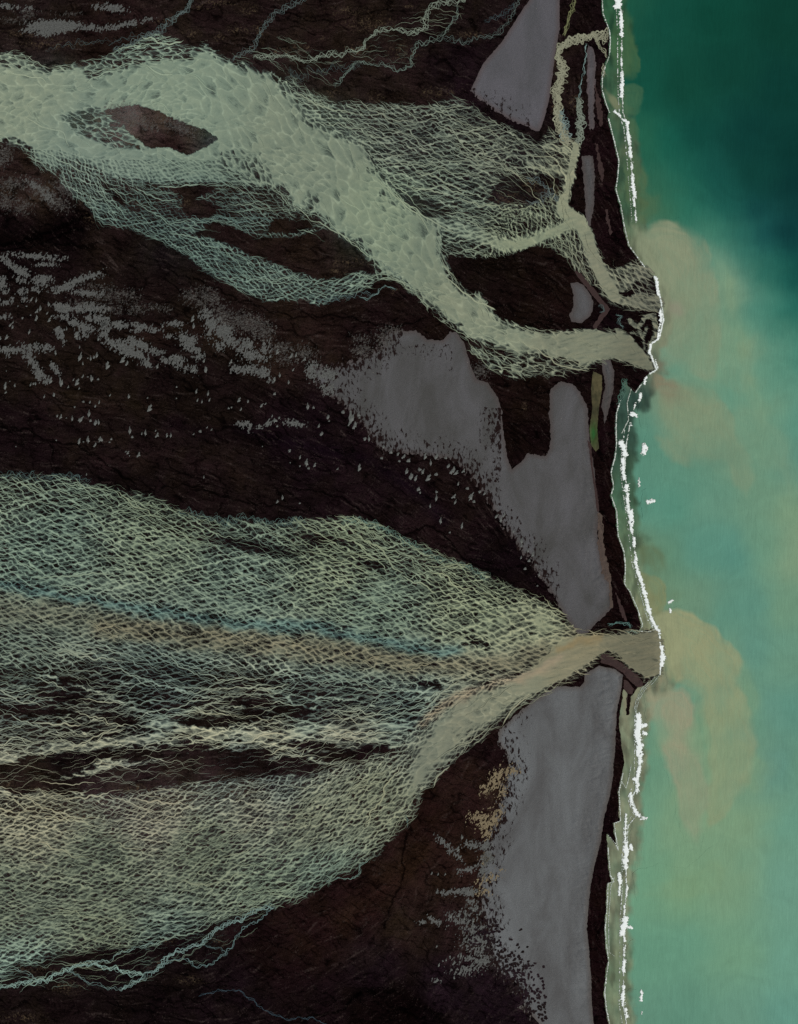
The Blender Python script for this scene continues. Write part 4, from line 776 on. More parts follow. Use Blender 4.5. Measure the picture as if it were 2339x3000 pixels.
stream([(1110,760),(1140,790),(1180,815),(1215,855)], 10, 6, 1.0, (104,122,114), 'fringe thread on the left bank of the thick upper river', 26)
stream([(1100,865),(1060,860),(1030,872),(980,868),(930,885),(1000,880)], 8, 6, 1.2, (90,110,108), 'faint teal threads under the netted side branch', 27, loose=.2)
stream([(1165,850),(1130,838),(1110,850),(1080,878),(1050,870)], 5, 4, 1.4, (104,126,120), 'small teal creek between the branch and the thick river', 28)
stream([(560,640),(600,652),(650,636),(700,650),(760,640),(800,650)], 7, 5, 1.3, (106,130,122), 'loose teal strand crossing dark ground between two rivers', 29)
stream([(1540,600),(1580,590),(1600,560),(1640,590)], 12, 7, 1.2, (108,120,116), 'thin threads round the tan bank in the river net', 30)
stream([(1540,520),(1580,530),(1610,560),(1640,590)], 8, 6, 1.2, (110,126,124), 'blue threads above the tan bank in the river net', 31)
stream([(0,1395),(60,1390),(130,1400),(200,1390),(270,1415)], 12, 7, .9, (90,112,108), 'faint threads above the upper left edge of the fan', 32, loose=.2)
stream([(520,1500),(600,1510),(660,1530),(720,1515),(800,1535),(900,1525)], 14, 8, 1.1, (98,122,114), 'loose teal threads on the upper edge of the fan', 33, loose=.3)
stream([(1000,1522),(1080,1530),(1150,1560),(1210,1600)], 14, 8, 1.3, (104,130,116), 'teal threads bordering the upper right slope of the fan', 34, loose=.3)
stream([(1200,1590),(1260,1625),(1330,1650),(1400,1670),(1425,1705)], 12, 7, 1.3, (104,128,114), 'fringe of teal threads on the right slope of the fan', 35, loose=.4)
stream([(1829,1108),(1830,1130),(1822,1165),(1815,1190)], 10, 9, 3.2, (70,96,84), 'dark green tidal pool behind the beach below the middle mouth', 36, amp=.3)
stream([(1783,1835),(1795,1826),(1820,1822),(1842,1828),(1850,1840)], 6, 5, 2.2, (92,122,114), 'pale ring of water round a black patch above the lower mouth', 37, amp=.4)
stream([(1832,1855),(1850,1850),(1868,1855),(1880,1848)], 5, 5, 2.4, (126,140,122), 'pale inlet at the tip of the black spit', 38, amp=.4)
stream([(1752,898),(1765,893),(1772,905),(1765,918),(1755,912)], 5, 6, 2.6, (68,78,76), 'dim round pond right of the small grey oval', 39, amp=.2)
stream([(1806,918),(1820,930),(1812,950),(1830,960)], 6, 6, 1.6, (88,108,104), 'wispy tidal threads in black mud above the middle mouth', 40)

# ================================================================ GREY SAND PLAINS AND DRIFTS
def plain_material(name, c1, c2, warm):
    M = Mat(name)
    n1 = M.noise(.07, 7, .6, vec=M.mapv((1.6, .7, 1)), dist=.6); n2 = M.noise(2.2, 5, .65, vec=M.mapv((1, 1.9, 1), .5), dist=.4); n3 = M.noise(3.6, 4, .75)
    c = M.mix(M.ramp(n1, .2, .8), lin(c1), lin(c2))
    c = M.mix(M.math('MULTIPLY', M.attr('edge'), .7), c, lin(warm))
    f = M.math('ADD', M.math('MULTIPLY', M.math('SUBTRACT', n2, .5), .5), M.math('MULTIPLY', M.math('SUBTRACT', n3, .5), .75)); f = M.math('ADD', f, 1.0)
    c = M.scale(c, f)
    v = M.n('ShaderNodeTexVoronoi'); v.inputs['Scale'].default_value = 1.1; M.L(M.tc, v.inputs['Vector'])
    sp = M.math('MULTIPLY', M.ramp(v.outputs['Distance'], .09, .04), M.ramp(M.noise(.5, 2), .58, .66))
    c = M.mix(M.math('MULTIPLY', sp, .6), c, lin((190, 182, 160)))
    fy_ = M.attr('fray'); hn = M.noise(.85, 5, .62, vec=M.mapv((1.5, .75, 1), .35), dist=.4)
    hole = M.math('MULTIPLY', M.ramp(M.math('ADD', hn, M.math('MULTIPLY', fy_, .17)), .585, .67), M.ramp(fy_, .02, .12))
    c = M.mix(hole, c, lin((30, 21, 20)))
    M.color(c); M.bump(M.math('ADD', n2, M.math('MULTIPLY', n3, .6)), .5, .16); return M.m
MP1 = plain_material('grey_sand', (66, 65, 62), (88, 87, 88), (72, 63, 60))
MP2 = plain_material('grey_sand_upper', (74, 74, 75), (92, 90, 94), (80, 68, 66))
MP3 = plain_material('grey_sand_lower', (78, 77, 76), (102, 104, 104), (80, 72, 66))
def fray(x, y, d, rag):
    return np.clip(rag(x, y) / 24., 0, 1) * np.clip(1 - d / 85., 0, 1) ** 1.3 * (rag(x, y) > 5)
def plain(name, pts, mat, label, rag, bb=None, z=.03, step=3., cat='sand flat', warm=16, dirn=(0., 1.), par=None, kind='structure', group=None):
    """rag(x,y) -> how ragged the outline is there"""
    P = np.asarray(pts, float); bb = bb or (P[:, 0].min() - 60, P[:, 1].min() - 60, P[:, 0].max() + 60, P[:, 1].max() + 60)
    def fn(x, y):
        d = sdf_at(P, x, y); r_ = rag(x, y)
        n = fbm((x + .3 * y) / 13, (y - .3 * x) / 22, 611, 3) * 1.2 + noise(x / 5.5, y / 9, 617) * .55
        return d + 2.0 * fbm(x / 9, y / 9, 613, 3) + r_ * n
    vx, vy, F = field_sheet(fn, bb, step)
    d = sdf_at(P, vx, vy); V = np.stack([WX(vx), WY(vy), samp(H, vx, vy) + z], 1)
    return add(name, new_mesh(name, V, F, mat, attrs={'edge': np.clip(1 - d / warm, 0, 1), 'fray': fray(vx, vy, d, rag)}, smooth=True), label, cat, kind=kind, group=group)
P1 = [(1545,-230),(1551,0),(1519,47),(1472,122),(1415,188),(1378,268),(1396,286),(1448,324),(1495,352),(1533,366),(1570,385),(1581,385),(1595,348),(1609,291),(1617,235),(1628,155),(1640,85),(1640,0),(1640,-230)]
P2 = [(1148,961),(1176,971),(1223,971),(1251,994),(1298,999),(1321,971),(1340,975),(1364,1013),(1378,1069),(1396,1112),(1429,1121),(1458,1163),(1472,1210),(1472,1248),(1481,1304),(1486,1342),(1500,1375),(1523,1356),(1547,1328),(1598,1337),
 (1611,1313),(1614,1267),(1609,1210),(1612,1145),(1642,1116),(1680,1126),(1703,1154),(1722,1196),(1727,1290),(1741,1375),(1750,1455),(1756,1500),(1750,1561),(1769,1678),(1788,1711),(1797,1777),(1750,1824),(1713,1862),(1694,1857),(1666,1819),(1633,1768),(1609,1725),
 (1567,1669),(1548,1627),(1533,1627),(1505,1580),(1472,1538),(1448,1500),(1444,1483),(1406,1431),(1364,1379),(1307,1342),(1251,1337),(1190,1328),(1138,1328),(1105,1309),(1068,1257),(1025,1210),(988,1173),(950,1145),(908,1107),(922,1074),(974,1074),(1025,1060),(1072,1041),(1119,1013),(1119,985)]
P3 = [(1713,1998),(1713,1974),(1755,1951),(1802,1960),(1826,1979),(1821,2017),(1807,2087),(1802,2205),(1797,2247),(1797,2273),(1788,2325),(1769,2400),(1760,2466),(1741,2541),(1732,2588),(1725,2649),(1720,2720),(1727,2790),(1732,2861),(1734,2931),(1739,2997),(1748,3230),
 (1640,3230),(1578,2997),(1533,2945),(1519,2908),(1505,2879),(1458,2851),(1434,2790),(1425,2720),(1406,2649),(1406,2579),(1411,2513),(1425,2461),(1444,2414),(1458,2358),(1472,2297),(1490,2247),(1481,2205),(1455,2172),(1467,2134),(1514,2092),(1567,2047),(1633,2010),(1699,2012)]
plain('sand_flat', P1, MP2, 'grey triangular sand flat at the top with a ragged lower left edge', lambda x, y: np.where((x < 1560) & (y > 150) & (y > 2.2 * (x - 1378) * 0 + 260), 7, 1) * 1.0)
def rag2(x, y):
    r_ = np.where((x < 1180) & (y < 1400), 26., 3.); r_ = np.where((y > 1150) & (y < 1480) & (x > 1000) & (x < 1470) & (y > 1150 + (x - 1000) * .1), 24., r_)
    r_ = np.where((x < 1330) & (x >= 1180) & (y < 1400) & (y > 1010), 12., r_); r_ = np.where((y >= 1480) & (x < 1640), 16., r_); r_ = np.where((x > 1560) & (y < 1345) & (x < 1640), 4., r_); return r_
plain('sand_flat', P2, MP1, 'largest grey sand flat in the middle, frayed into drifts along its left', rag2, bb=(840,900,1820,1880))
def rag3(x, y): return np.where((x < 1560), np.interp(y, [1990, 2150, 2250, 2700, 2850, 3000, 3200], [2, 8, 26, 24, 34, 40, 40]), 1.5)
plain('sand_flat', P3, MP3, 'long grey sand flat at the lower right with a mottled left edge', rag3, bb=(1320,1900,1860,3215))
one = lambda x, y: 1.5
plain('sand_flat', [(1671,830),(1694,827),(1712,838),(1727,858),(1739,886),(1736,910),(1727,928),(1703,947),(1675,943),(1668,924),(1680,900),(1680,863)], MP1, 'small grey bean-shaped sand flat on the dark island', one, step=2)
plain('sand_flat', [(1722,127),(1741,146),(1746,188),(1743,260),(1741,329),(1741,385),(1727,376),(1722,282),(1720,211)], MP2, 'narrow grey beach ridge beside the small meandering creek', lambda x, y: 5., step=2)
plain('sand_flat', [(1703,456),(1736,456),(1743,507),(1741,587),(1732,658),(1720,667),(1713,564),(1708,507)], MP1, 'narrow grey beach ridge left of the straight beach below the creek', lambda x, y: 4., step=2)
plain('sand_flat', [(1764,1051),(1788,1055),(1800,1088),(1797,1145),(1779,1220),(1771,1248),(1769,1210),(1762,1191),(1774,1126),(1764,1079)], MP1, 'grey finger of sand beside the olive lagoon', lambda x, y: 1.5, step=2)
MPB = plain_material('brown_gravel', (52, 42, 40), (62, 50, 48), (60, 46, 44))
plain('gravel_spit', [(1760,1918),(1783,1916),(1830,1949),(1870,1980),(1884,2000),(1880,2012),(1868,2014),(1840,1990),(1826,1970),(1793,1951),(1760,1941)], MPB, 'brown gravel spit hooking into the lower mouth', one, step=2, cat='spit')
plain('gravel_spit', [(1826,1990),(1840,1995),(1856,2018),(1854,2035),(1840,2031),(1836,2080),(1830,2090),(1832,2040)], MPB, 'thin brown gravel spit below the hooked one', one, step=2, cat='spit')
plain('gravel_bank', [(1680,790),(1700,800),(1745,850),(1770,885),(1790,905),(1770,930),(1745,965),(1735,960),(1760,920),(1770,905),(1740,870),(1700,820)], MPB, 'thin brown bank curving round the small grey oval', one, step=2, cat='bank', z=.035)
plain('gravel_bank', [(1752,1500),(1765,1510),(1770,1600),(1790,1690),(1796,1780),(1787,1780),(1785,1710),(1765,1680),(1752,1600)], plain_material('pale_gravel', (84, 74, 66), (72, 62, 58), (80, 68, 60)), 'pale strip of gravel on the right edge of the largest sand flat', lambda x, y: 5., step=2, cat='bank', z=.05)
plain('gravel_bank', [(1722,1290),(1732,1300),(1738,1380),(1750,1440),(1757,1500),(1750,1500),(1741,1430),(1730,1350)], MPB, 'brown rim of gravel along the lagoon shore', one, step=2, cat='bank', z=.05)
for pts, lb in (([(1745,420),(1750,425),(1770,500),(1765,540),(1755,500)], 'faint brown streak on the beach left of the breakers'), ([(1772,610),(1780,615),(1792,680),(1788,690),(1778,650)], 'short brown streak on the dark beach above the mouths'), ([(1742,250),(1760,290),(1768,360),(1758,370),(1748,320)], 'brown streak between the narrow grey ridge and the beach'),
                ([(1800,1730),(1808,1740),(1830,1790),(1836,1820),(1820,1800)], 'brown streak on the black spit above the lower mouth')):
    plain('gravel_bank', pts, MPB, lb, lambda x, y: 4., step=2, cat='bank', z=.035)
# lagoon with algae
ML = Mat('lagoon_water'); nz = ML.noise(.5, 4, .6, vec=ML.mapv((1, .3, 1)))
ML.color(ML.mix(ML.attr('edge'), ML.mix(ML.ramp(nz, .35, .65), lin((52, 52, 38)), lin((82, 76, 54))), ML.mix(ML.ramp(nz, .4, .6), lin((50, 64, 32)), lin((38, 84, 42)))))
ML.b.inputs['Roughness'].default_value = .5
P = np.array([(1738,1088),(1764,1100),(1764,1140),(1755,1196),(1750,1257),(1755,1314),(1746,1323),(1732,1304),(1727,1257),(1736,1196),(1732,1135)], float)
vx, vy, F = field_sheet(lambda x, y: sdf_at(P, x, y) + 1.5 * fbm(x / 8, y / 8, 3, 2), (1700, 1060, 1790, 1350), 2.)
add('lagoon', new_mesh('lagoon', np.stack([WX(vx), WY(vy), samp(H, vx, vy) + .05], 1), F, ML.m, attrs={'edge': np.exp(-((vy - 1270) / 34) ** 2 - ((vx - 1740) / 12) ** 2) * .95}), 'narrow olive lagoon with a bright green patch behind the beach', 'lagoon', kind='structure')

# pale drifts
def drift_mat(name, c1, c2):
    M = Mat(name); n = M.noise(3, 5, .7); n2 = M.noise(11, 3, .6)
    c = M.mix(M.ramp(n, .35, .65), lin(c1), lin(c2)); M.color(M.scale(c, M.math('ADD', M.math('MULTIPLY', M.math('SUBTRACT', n2, .5), .4), 1.0)))
    return M
MD = drift_mat('pale_silt', (66, 66, 63), (96, 97, 93)).m
MDs = drift_mat('small_pale_silt', (78, 80, 76), (104, 106, 101)).m
MV = drift_mat('thin_pale_silt', (84, 80, 76), (106, 104, 98)); MV.alpha(MV.math('MULTIPLY', MV.attr('cover'), MV.ramp(MV.noise(2.2, 6, .75, vec=MV.mapv((.6, 1.6, 1), -.25), dist=.8), .42, .62))); MV = MV.m
def blob_field(blobs, ra, sc=6., seed=0):
    def fn(x, y):
        f = np.full(x.shape, -1e3)
        for cx, cy, rx, ry, rot in blobs:
            c, s_ = math.cos(rot), math.sin(rot); dx, dy = x - cx, y - cy; a = (dx * c + dy * s_) / rx; b = (-dx * s_ + dy * c) / ry
            f = np.maximum(f, (1 - np.sqrt(a * a + b * b)) * min(rx, ry))
        return f * .62 + ra * (fbm((x + .35 * y) / sc, y / (sc * 1.9), 700 + seed, 3) * 1.3 + .9 * noise((x + .35 * y) / 3.2, y / 6, 707 + seed))
    return fn
def patch(blobs, label, ra=5., seed=0, thin=False, col=None, cat='silt patch', name='silt_patch'):
    B = np.array([b[:4] for b in blobs]); bb = ((B[:, 0] - B[:, 2]).min() - 14, (B[:, 1] - B[:, 2]).min() - 14, (B[:, 0] + B[:, 2]).max() + 14, (B[:, 1] + B[:, 2]).max() + 14)
    fn = blob_field([(b[0], b[1], b[2] * .93, b[3] * .9, b[4]) for b in blobs], ra * 1.5, 8, seed); vx, vy, F = field_sheet(fn, bb, 1.5)
    if len(F) == 0: return
    V = np.stack([WX(vx), WY(vy), samp(H, vx, vy) + .035 + (.01 if thin else 0)], 1)
    return add(name, new_mesh(name, V, F, MV if thin else MD, attrs={'cover': np.clip(fn(vx, vy) / 6 + .25, 0, 1) * .75}), label, cat, kind='structure')
def TB(ox, oy, l): return [(ox + b[0] * .4697, oy + b[1] * .4697, b[2] * .4697, b[3] * .4697, math.radians(b[4]) if len(b) > 4 else 0) for b in l]
patch(TB(0, 0, [(330,168,165,46,0),(210,180,70,20,-10),(290,205,70,26,0),(440,160,90,30,5)]), 'widest pale silt patch near the top left corner', 4, 1)
patch(TB(0, 0, [(570,170,34,20,0),(545,178,40,10,0)]), 'small pale patch just right of the widest top left one', 3, 2)
patch(TB(0, 0, [(700,172,80,14,-8),(810,150,75,15,-10),(900,130,60,8,-12)]), 'long thin pale streak leading right along the bank', 4, 3)
patch(TB(0, 0, [(710,52,75,24,5),(600,45,20,16,30)]), 'ragged pale patch near the top edge', 5, 4)
patch(TB(0, 0, [(50,40,50,16,10),(110,52,30,8,5),(170,55,30,10,0)]), 'pale streak in the very top left corner', 4, 5)
patch(TB(0, 0, [(170,105,60,24,-20),(70,130,60,14,10),(190,75,50,10,0),(440,90,50,12,0)]), 'faint pale veil above the widest top left patch', 5, 6, thin=True)
patch(TB(0, 0, [(270,1200,140,50,32),(370,1270,80,46,20),(70,1150,120,40,0),(400,1180,80,40,40)]), 'broad thin pale veil left of the netted side branch', 8, 7, thin=True)
patch(TB(0, 0, [(230,1165,70,14,28),(300,1230,50,22,50)]), 'white streak on the bank left of the netted side branch', 4, 8)
patch(TB(0, 0, [(40,1260,50,60,0),(140,1290,60,50,0)]), 'speckled pale scatter at the left edge under the first river bend', 10, 9, thin=True)
patch(TB(0, 0, [(760,730,110,50,40),(900,770,90,40,20),(1130,800,120,46,20),(820,720,90,60,50)]), 'pale weathered crust on the river island', 8, 10, thin=True)
patch(TB(0, 0, [(40,960,50,70,0),(10,1000,60,50,0)]), 'pale crust at the left edge under the river', 8, 11, thin=True)
patch(TB(0, 750, [(55,45,60,20,42),(130,95,70,26,30),(130,150,30,16,20),(250,5,150,14,5)]), 'pale silt slope at the left edge below the black ravine', 5, 12)
patch(TB(0, 750, [(20,170,30,36,0),(30,220,20,12,0),(140,225,24,18,0),(220,215,30,16,0),(270,155,60,32,0)]), 'row of pale patches at the left below the silt slope', 5, 13)
patch(TB(0, 750, [(290,58,62,12,0)]), 'thin flat pale streak below the black ravine', 3, 14)
patch(TB(0, 750, [(410,198,85,24,-12),(560,235,90,18,5),(590,125,60,14,-8),(500,150,110,20,-20)]), 'pale streaks lying side by side on the upper left plain', 4, 15)
patch(TB(0, 750, [(700,260,120,26,5),(800,240,70,26,0),(640,200,100,20,10),(520,300,100,20,0)]), 'thin pale veil right of the side by side streaks', 8, 16, thin=True)
patch(TB(0, 750, [(400,328,62,32,5),(370,310,40,20,0)]), 'pale square patch on the left plain', 3, 17)
patch(TB(0, 750, [(500,330,30,34,0),(560,325,60,28,0),(620,330,50,20,0),(560,390,24,24,0),(620,390,50,24,10),(660,420,30,30,0)]), 'cluster of pale patches right of the square one', 6, 18)
patch(TB(0, 750, [(860,330,70,30,0),(990,325,60,16,10),(700,340,70,20,0)]), 'faint pale veil on the middle of the left plain', 8, 19, thin=True)
patch(TB(0, 750, [(400,380,44,14,0),(470,420,50,22,25),(540,450,60,26,12),(490,490,20,24,0),(530,490,16,24,0)]), 'pale slanting band below the square patch', 5, 20)
patch(TB(0, 750, [(370,470,28,28,0),(385,505,24,28,30),(400,530,10,20,0)]), 'pale hooked patch left of the slanting band', 4, 21)
patch(TB(0, 750, [(650,440,20,30,0),(665,480,18,40,0),(640,490,24,20,0)]), 'pale upright streaks below the cluster', 4, 22)
patch(TB(0, 750, [(750,430,50,26,0),(890,440,70,18,12),(870,460,40,16,0),(960,465,40,12,0),(800,440,16,16,0)]), 'pale flat streaks in the centre of the left plain', 4, 23)
patch(TB(0, 750, [(700,545,50,26,25),(790,580,90,46,25),(870,620,50,30,45),(920,665,36,26,45),(830,530,30,30,0),(890,560,60,30,40),(960,595,40,16,20)]), 'biggest pale silt drift in the centre left plain', 6, 24)
patch(TB(0, 750, [(1000,605,26,14,0),(1030,655,20,16,0),(1095,650,60,30,0),(1120,680,30,20,0),(1170,710,40,14,30),(1213,708,14,22,0)]), 'pale drift just right of the biggest one', 5, 25)
patch(TB(0, 750, [(1150,510,36,34,0),(1180,560,40,30,20),(1215,580,30,24,0),(1240,625,36,26,30),(1200,530,30,40,30)]), 'pale drift slanting down above the right end of the biggest one', 6, 26)
patch(TB(0, 750, [(1100,425,46,16,0),(1060,505,24,12,0)]), 'two faint pale patches above the slanting drift', 4, 27)
patch(TB(0, 750, [(70,585,85,20,4),(180,575,50,20,20),(230,570,20,24,0),(290,578,36,22,0),(50,615,22,16,0)]), 'pale band touching the left edge of the plain', 5, 28)
patch(TB(0, 750, [(180,630,40,26,40),(215,680,40,26,50),(250,740,46,30,50),(285,775,16,22,0)]), 'pale band stepping down from the left edge band', 6, 29)
patch(TB(0, 750, [(335,690,18,26,-20),(360,720,16,32,-30)]), 'pale leaning streak right of the stepping band', 3, 30)
patch(TB(0, 750, [(30,290,34,14,0),(70,280,14,10,0),(160,272,18,14,0),(35,380,36,14,0)]), 'little pale flecks near the left edge', 4, 31)
patch(TB(0, 750, [(1200,250,60,40,0),(1260,300,60,30,20),(1310,260,80,60,30),(1400,380,100,60,50),(1550,420,160,70,15),(1640,470,80,60,0)]), 'wide thin pale veil below the netted side branch', 10, 32, thin=True)
patch(TB(0, 750, [(1290,370,36,34,20),(1330,430,46,50,20),(1400,470,60,50,0),(1440,530,60,34,20),(1380,560,30,24,0),(1310,480,12,24,0)]), 'ragged pale drift under the thin veil', 8, 33)
patch(TB(0, 750, [(1540,560,50,40,0),(1570,620,50,36,0),(1630,630,30,26,0),(1660,570,20,30,0),(1510,600,20,16,0)]), 'pale spotted drift right of the ragged one', 9, 34)
patch(TB(0, 750, [(1480,705,36,24,0),(1560,712,60,26,0),(1610,730,20,20,0)]), 'pale flat drift below the spotted one', 5, 35)
patch(TB(0, 750, [(1650,725,36,34,0),(1690,780,16,14,0)]), 'pale block-shaped drift right of the flat one', 5, 36)
patch(TB(0, 750, [(1520,1050,40,16,0),(1560,1070,14,20,0),(1625,1065,16,16,0),(1680,1045,24,16,-30)]), 'white patches in a row near the middle of the dark slope', 4, 37)
patch(TB(800, 750, [(60,580,70,40,0),(200,600,70,40,20),(100,640,80,30,0)]), 'thin pink grey scatter left of the largest grey flat', 10, 38, thin=True)
patch(TB(800, 750, [(245,720,30,60,0),(340,740,60,40,0),(350,835,40,30,0)]), 'grey clumps detached from the left tip of the largest flat', 8, 39)
patch(TB(800, 750, [(130,1045,60,20,8)]), 'long white patch on the dark slope left of the grey flat', 4, 40)
patch(TB(800, 750, [(560,590,60,60,0),(690,520,50,60,0),(560,520,50,20,0),(1290,720,50,50,0),(750,470,60,30,0)]), 'pinkish fringe on the upper edge of the largest grey flat', 10, 41, thin=True)
patch(TB(800, 2250, [(1050,450,30,12,30),(1100,500,40,16,50),(1150,540,30,14,45),(1250,480,50,24,10),(1330,480,30,30,0)]), 'grey wisps left of the lower flat, highest group', 5, 42)
patch(TB(800, 2250, [(1230,630,60,16,-12),(1330,560,40,40,0),(1310,640,24,40,0)]), 'grey wisps left of the lower flat, second group', 6, 43)
patch(TB(800, 2250, [(1080,775,40,14,0),(1150,770,60,18,-6),(1220,770,50,30,0),(1240,830,24,16,0)]), 'long grey wisp reaching left from the lower flat', 5, 44)
patch(TB(800, 2250, [(985,935,20,14,30),(1010,955,24,14,20),(1035,965,12,14,0),(925,960,14,6,0)]), 'small grey isolated wisp on the brown slope', 4, 45)
patch(TB(800, 2250, [(1020,1325,18,10,0)]), 'tiny isolated grey patch low on the brown slope', 3, 46)
patch(TB(800, 2250, [(1120,925,24,14,0),(1150,920,16,20,0),(1200,900,24,14,0),(1255,880,26,18,0),(1200,960,50,14,0),(1250,1000,60,30,0),(1280,1060,60,30,0),(1230,1120,30,14,20),(1290,1120,50,30,0),(1250,1190,50,16,0),(1210,1260,50,20,0),(1300,1200,60,40,0)]), 'mottled grey fringe left of the lower flat', 9, 47)
MC = drift_mat('cream_sand', (128, 116, 90), (96, 84, 68)).m
for bl, lb in (([(1400,50,50,30,-40),(1370,110,60,24,-30),(1480,20,40,14,-20),(1430,150,14,26,20)], 'cream sand streaks at the upper left edge of the lower flat'), ([(1330,350,50,34,-10),(1380,320,26,40,0),(1330,410,16,26,0),(1290,300,60,14,-10)], 'cream sand patch on the left edge of the lower flat'), ([(1340,690,36,10,-20),(1325,570,16,16,0),(1300,770,20,12,0),(1410,260,10,16,0)], 'small cream flecks down the edge of the lower flat')):
    o = patch(TB(800, 2250, bl), lb, 9, 50 + len(lb), cat='cream sand', name='sand_patch'); o.data.materials[0] = MC

# leaf-shaped drifts that can be told one by one
def leaf_mesh(seed, w_=1.0, h_=1.5):
    r = np.random.default_rng(seed); n = 14; a = np.linspace(0, 2 * np.pi, n, endpoint=False)
    rad = np.clip(1 + .30 * r.standard_normal(n), .35, 1.6); x = w_ * np.cos(a) * rad * (.62 + .38 * np.cos((a + np.pi / 2) / 2) ** 2); y = h_ * np.sin(a) * rad
    x = x + .35 * y * r.uniform(.2, .8)
    V = np.concatenate([np.stack([x * U, y * U, np.zeros(n)], 1), np.stack([x * U * .55, y * U * .55, np.full(n, .03)], 1), [[0, 0, .045]]])
    F = [(i, (i + 1) % n, n + (i + 1) % n, n + i) for i in range(n)] + [(n + i, n + (i + 1) % n, 2 * n, -1) for i in range(n)]
    return new_mesh('leaf_drift', V, F, MDs, smooth=True)
LM = [leaf_mesh(s, 1, r_) for s, r_ in zip(range(1, 15), (1.5, 1.9, 1.2, 1.6, 1.4, 2.1, 1.0, 1.3, 1.7, .8, 1.2, 1.5, 1.8, 1.1))]
def leaves(ox, oy, l, label, group, sc=1.0):
    for i, q in enumerate(l):
        x, y = ox + q[0] * .4697, oy + q[1] * .4697; s_ = (q[2] if len(q) > 2 else 9) * .4697 * sc * .76
        o = add('silt_drift', LM[int(RNG.integers(14))], label, 'drift', group=group, loc=(WX(x), WY(y), float(samp(H, x, y)) + .04))
        o.rotation_euler.z = RNG.uniform(-.35, .2); o.scale = (s_, s_ * RNG.uniform(.85, 1.2), 1)
leaves(0, 750, [(115,313,5),(170,315,9),(200,270,9),(230,278,8),(235,345,11),(255,330,9),(308,303,9),(143,388,9),(195,370,7),(230,390,14),(312,400,10),(68,430,10),(82,445,7),(45,505,16),(187,475,9),(5,515,8),(85,415,6),(175,225,7),(60,210,7),(298,357,7),(325,375,6),(405,460,7),(420,455,6),(480,495,12),(505,632,16),(520,672,7),(552,638,6),(570,640,9),(590,632,9),(608,622,9),(675,685,17),(770,650,16),(795,672,13),(760,605,9),(985,690,11)],
       'small pale leaf-shaped drift in the scatter at the left of the dark plain', 'leaf-shaped drifts at the left of the plain')
leaves(0, 750, [(35,810,14),(40,850,9),(65,782,6),(95,808,8),(195,803,7),(212,797,9),(225,797,7),(280,878,7),(340,866,11),(320,778,12),(385,790,14),(350,605,9),(430,817,7),(462,772,6),(485,790,15),(498,825,7),(520,752,8),(552,755,8),(576,766,12),(617,770,11),(43,718,4),(500,570,6),(618,520,8),(680,520,8),(720,560,8)],
       'small pale leaf-shaped drift in the lower left rows of the dark plain', 'leaf-shaped drifts in the lower left rows')
leaves(0, 750, [(470,942,8),(525,910,12),(560,985,13),(565,912,7),(598,937,8),(622,912,7),(360,998,9),(384,1003,11),(418,1010,5),(455,1015,10),(510,1018,14),(497,1020,9),(570,1024,9),(600,1040,14),(620,1038,10),(690,870,7),(808,878,9),(497,1155,13),(525,1160,8),(552,1147,14),(632,1142,18),(700,1140,8),(688,1162,9),(596,1180,11),(355,1150,7),(103,1188,6),(543,1363,6),(815,1090,14),(830,1130,12),(888,1108,6),(910,1104,11),(938,952,17),(925,885,6),(975,1090,5),(985,1118,14),(1045,1120,8),(1070,1120,9),(790,1220,7),(802,1228,8),(812,1246,5),(870,1240,14)],
       'small white drift in the lines across the lower middle of the dark plain', 'white drifts in lines')
leaves(0, 750, [(1228,846,9),(1302,860,9),(1235,900,8),(1264,910,7),(1310,898,8),(1106,816,6),(1104,888,5),(1430,950,8),(1448,945,8),(1506,958,9),(1495,900,11),(1550,908,8),(1635,932,11),(1660,922,8),(1254,1095,14),(1296,1070,6),(1324,1084,6),(1212,1112,6),(1640,1188,5),(1275,1380,5),(1690,628,8),(1700,1000,7),(1287,710,14),(1276,655,9),(1445,662,12),(1212,712,11),(1258,505,7),(1206,395,12),(1212,440,9),(1018,440,8)],
       'small pale drift in the sparse scatter right of the white lines', 'drifts in the sparse scatter')
leaves(800, 750, [(30,600,13),(115,625,12),(145,618,9),(200,645,12),(10,770,12),(45,745,10),(128,710,8),(15,858,10),(220,940,14),(255,945,9),(345,1005,12),(352,1030,9),(15,1025,17),(30,1060,8),(288,1062,7),(305,1110,13),(100,790,7),(170,1255,9),(210,1290,16),(225,1325,12),(262,1305,9),(170,1310,8),(110,1290,6),(540,1322,13),(405,1328,7),(105,1215,12),(30,1530,12),(62,1508,8),(170,1540,7),(980,1560,8),(40,1010,9)],
       'pale drift left of the frayed edge of the largest grey flat', 'drifts left of the largest grey flat')
leaves(800, 750, [(440,975,16),(490,1010,20),(510,1060,18),(475,1050,10),(540,1010,9),(535,990,12),(680,1262,14),(575,1140,14),(600,1140,10),(790,1280,12),(815,1252,13),(850,1272,14),(835,1345,11),(862,1375,18),(890,1385,14),(915,1330,14),(935,1345,12),(970,1385,16),(1020,1362,18),(985,1290,10),(1120,1340,20),(1145,1350,16),(1095,1310,12),(1215,1450,16),(1235,1500,18),(1255,1532,14),(1020,1470,10),(1020,1510,11),(1130,1500,14),(1138,1535,9),(910,1450,14),(918,1475,9),(950,1250,12),(1020,1250,14),(1080,1260,14),(1190,1340,12),(1290,1470,12),(1320,1480,12),(1155,1420,9),(690,1190,12),(740,1220,12),(780,1235,10)],
       'grey drift hanging below the frayed lower left edge of the largest flat', 'drifts below the largest grey flat')
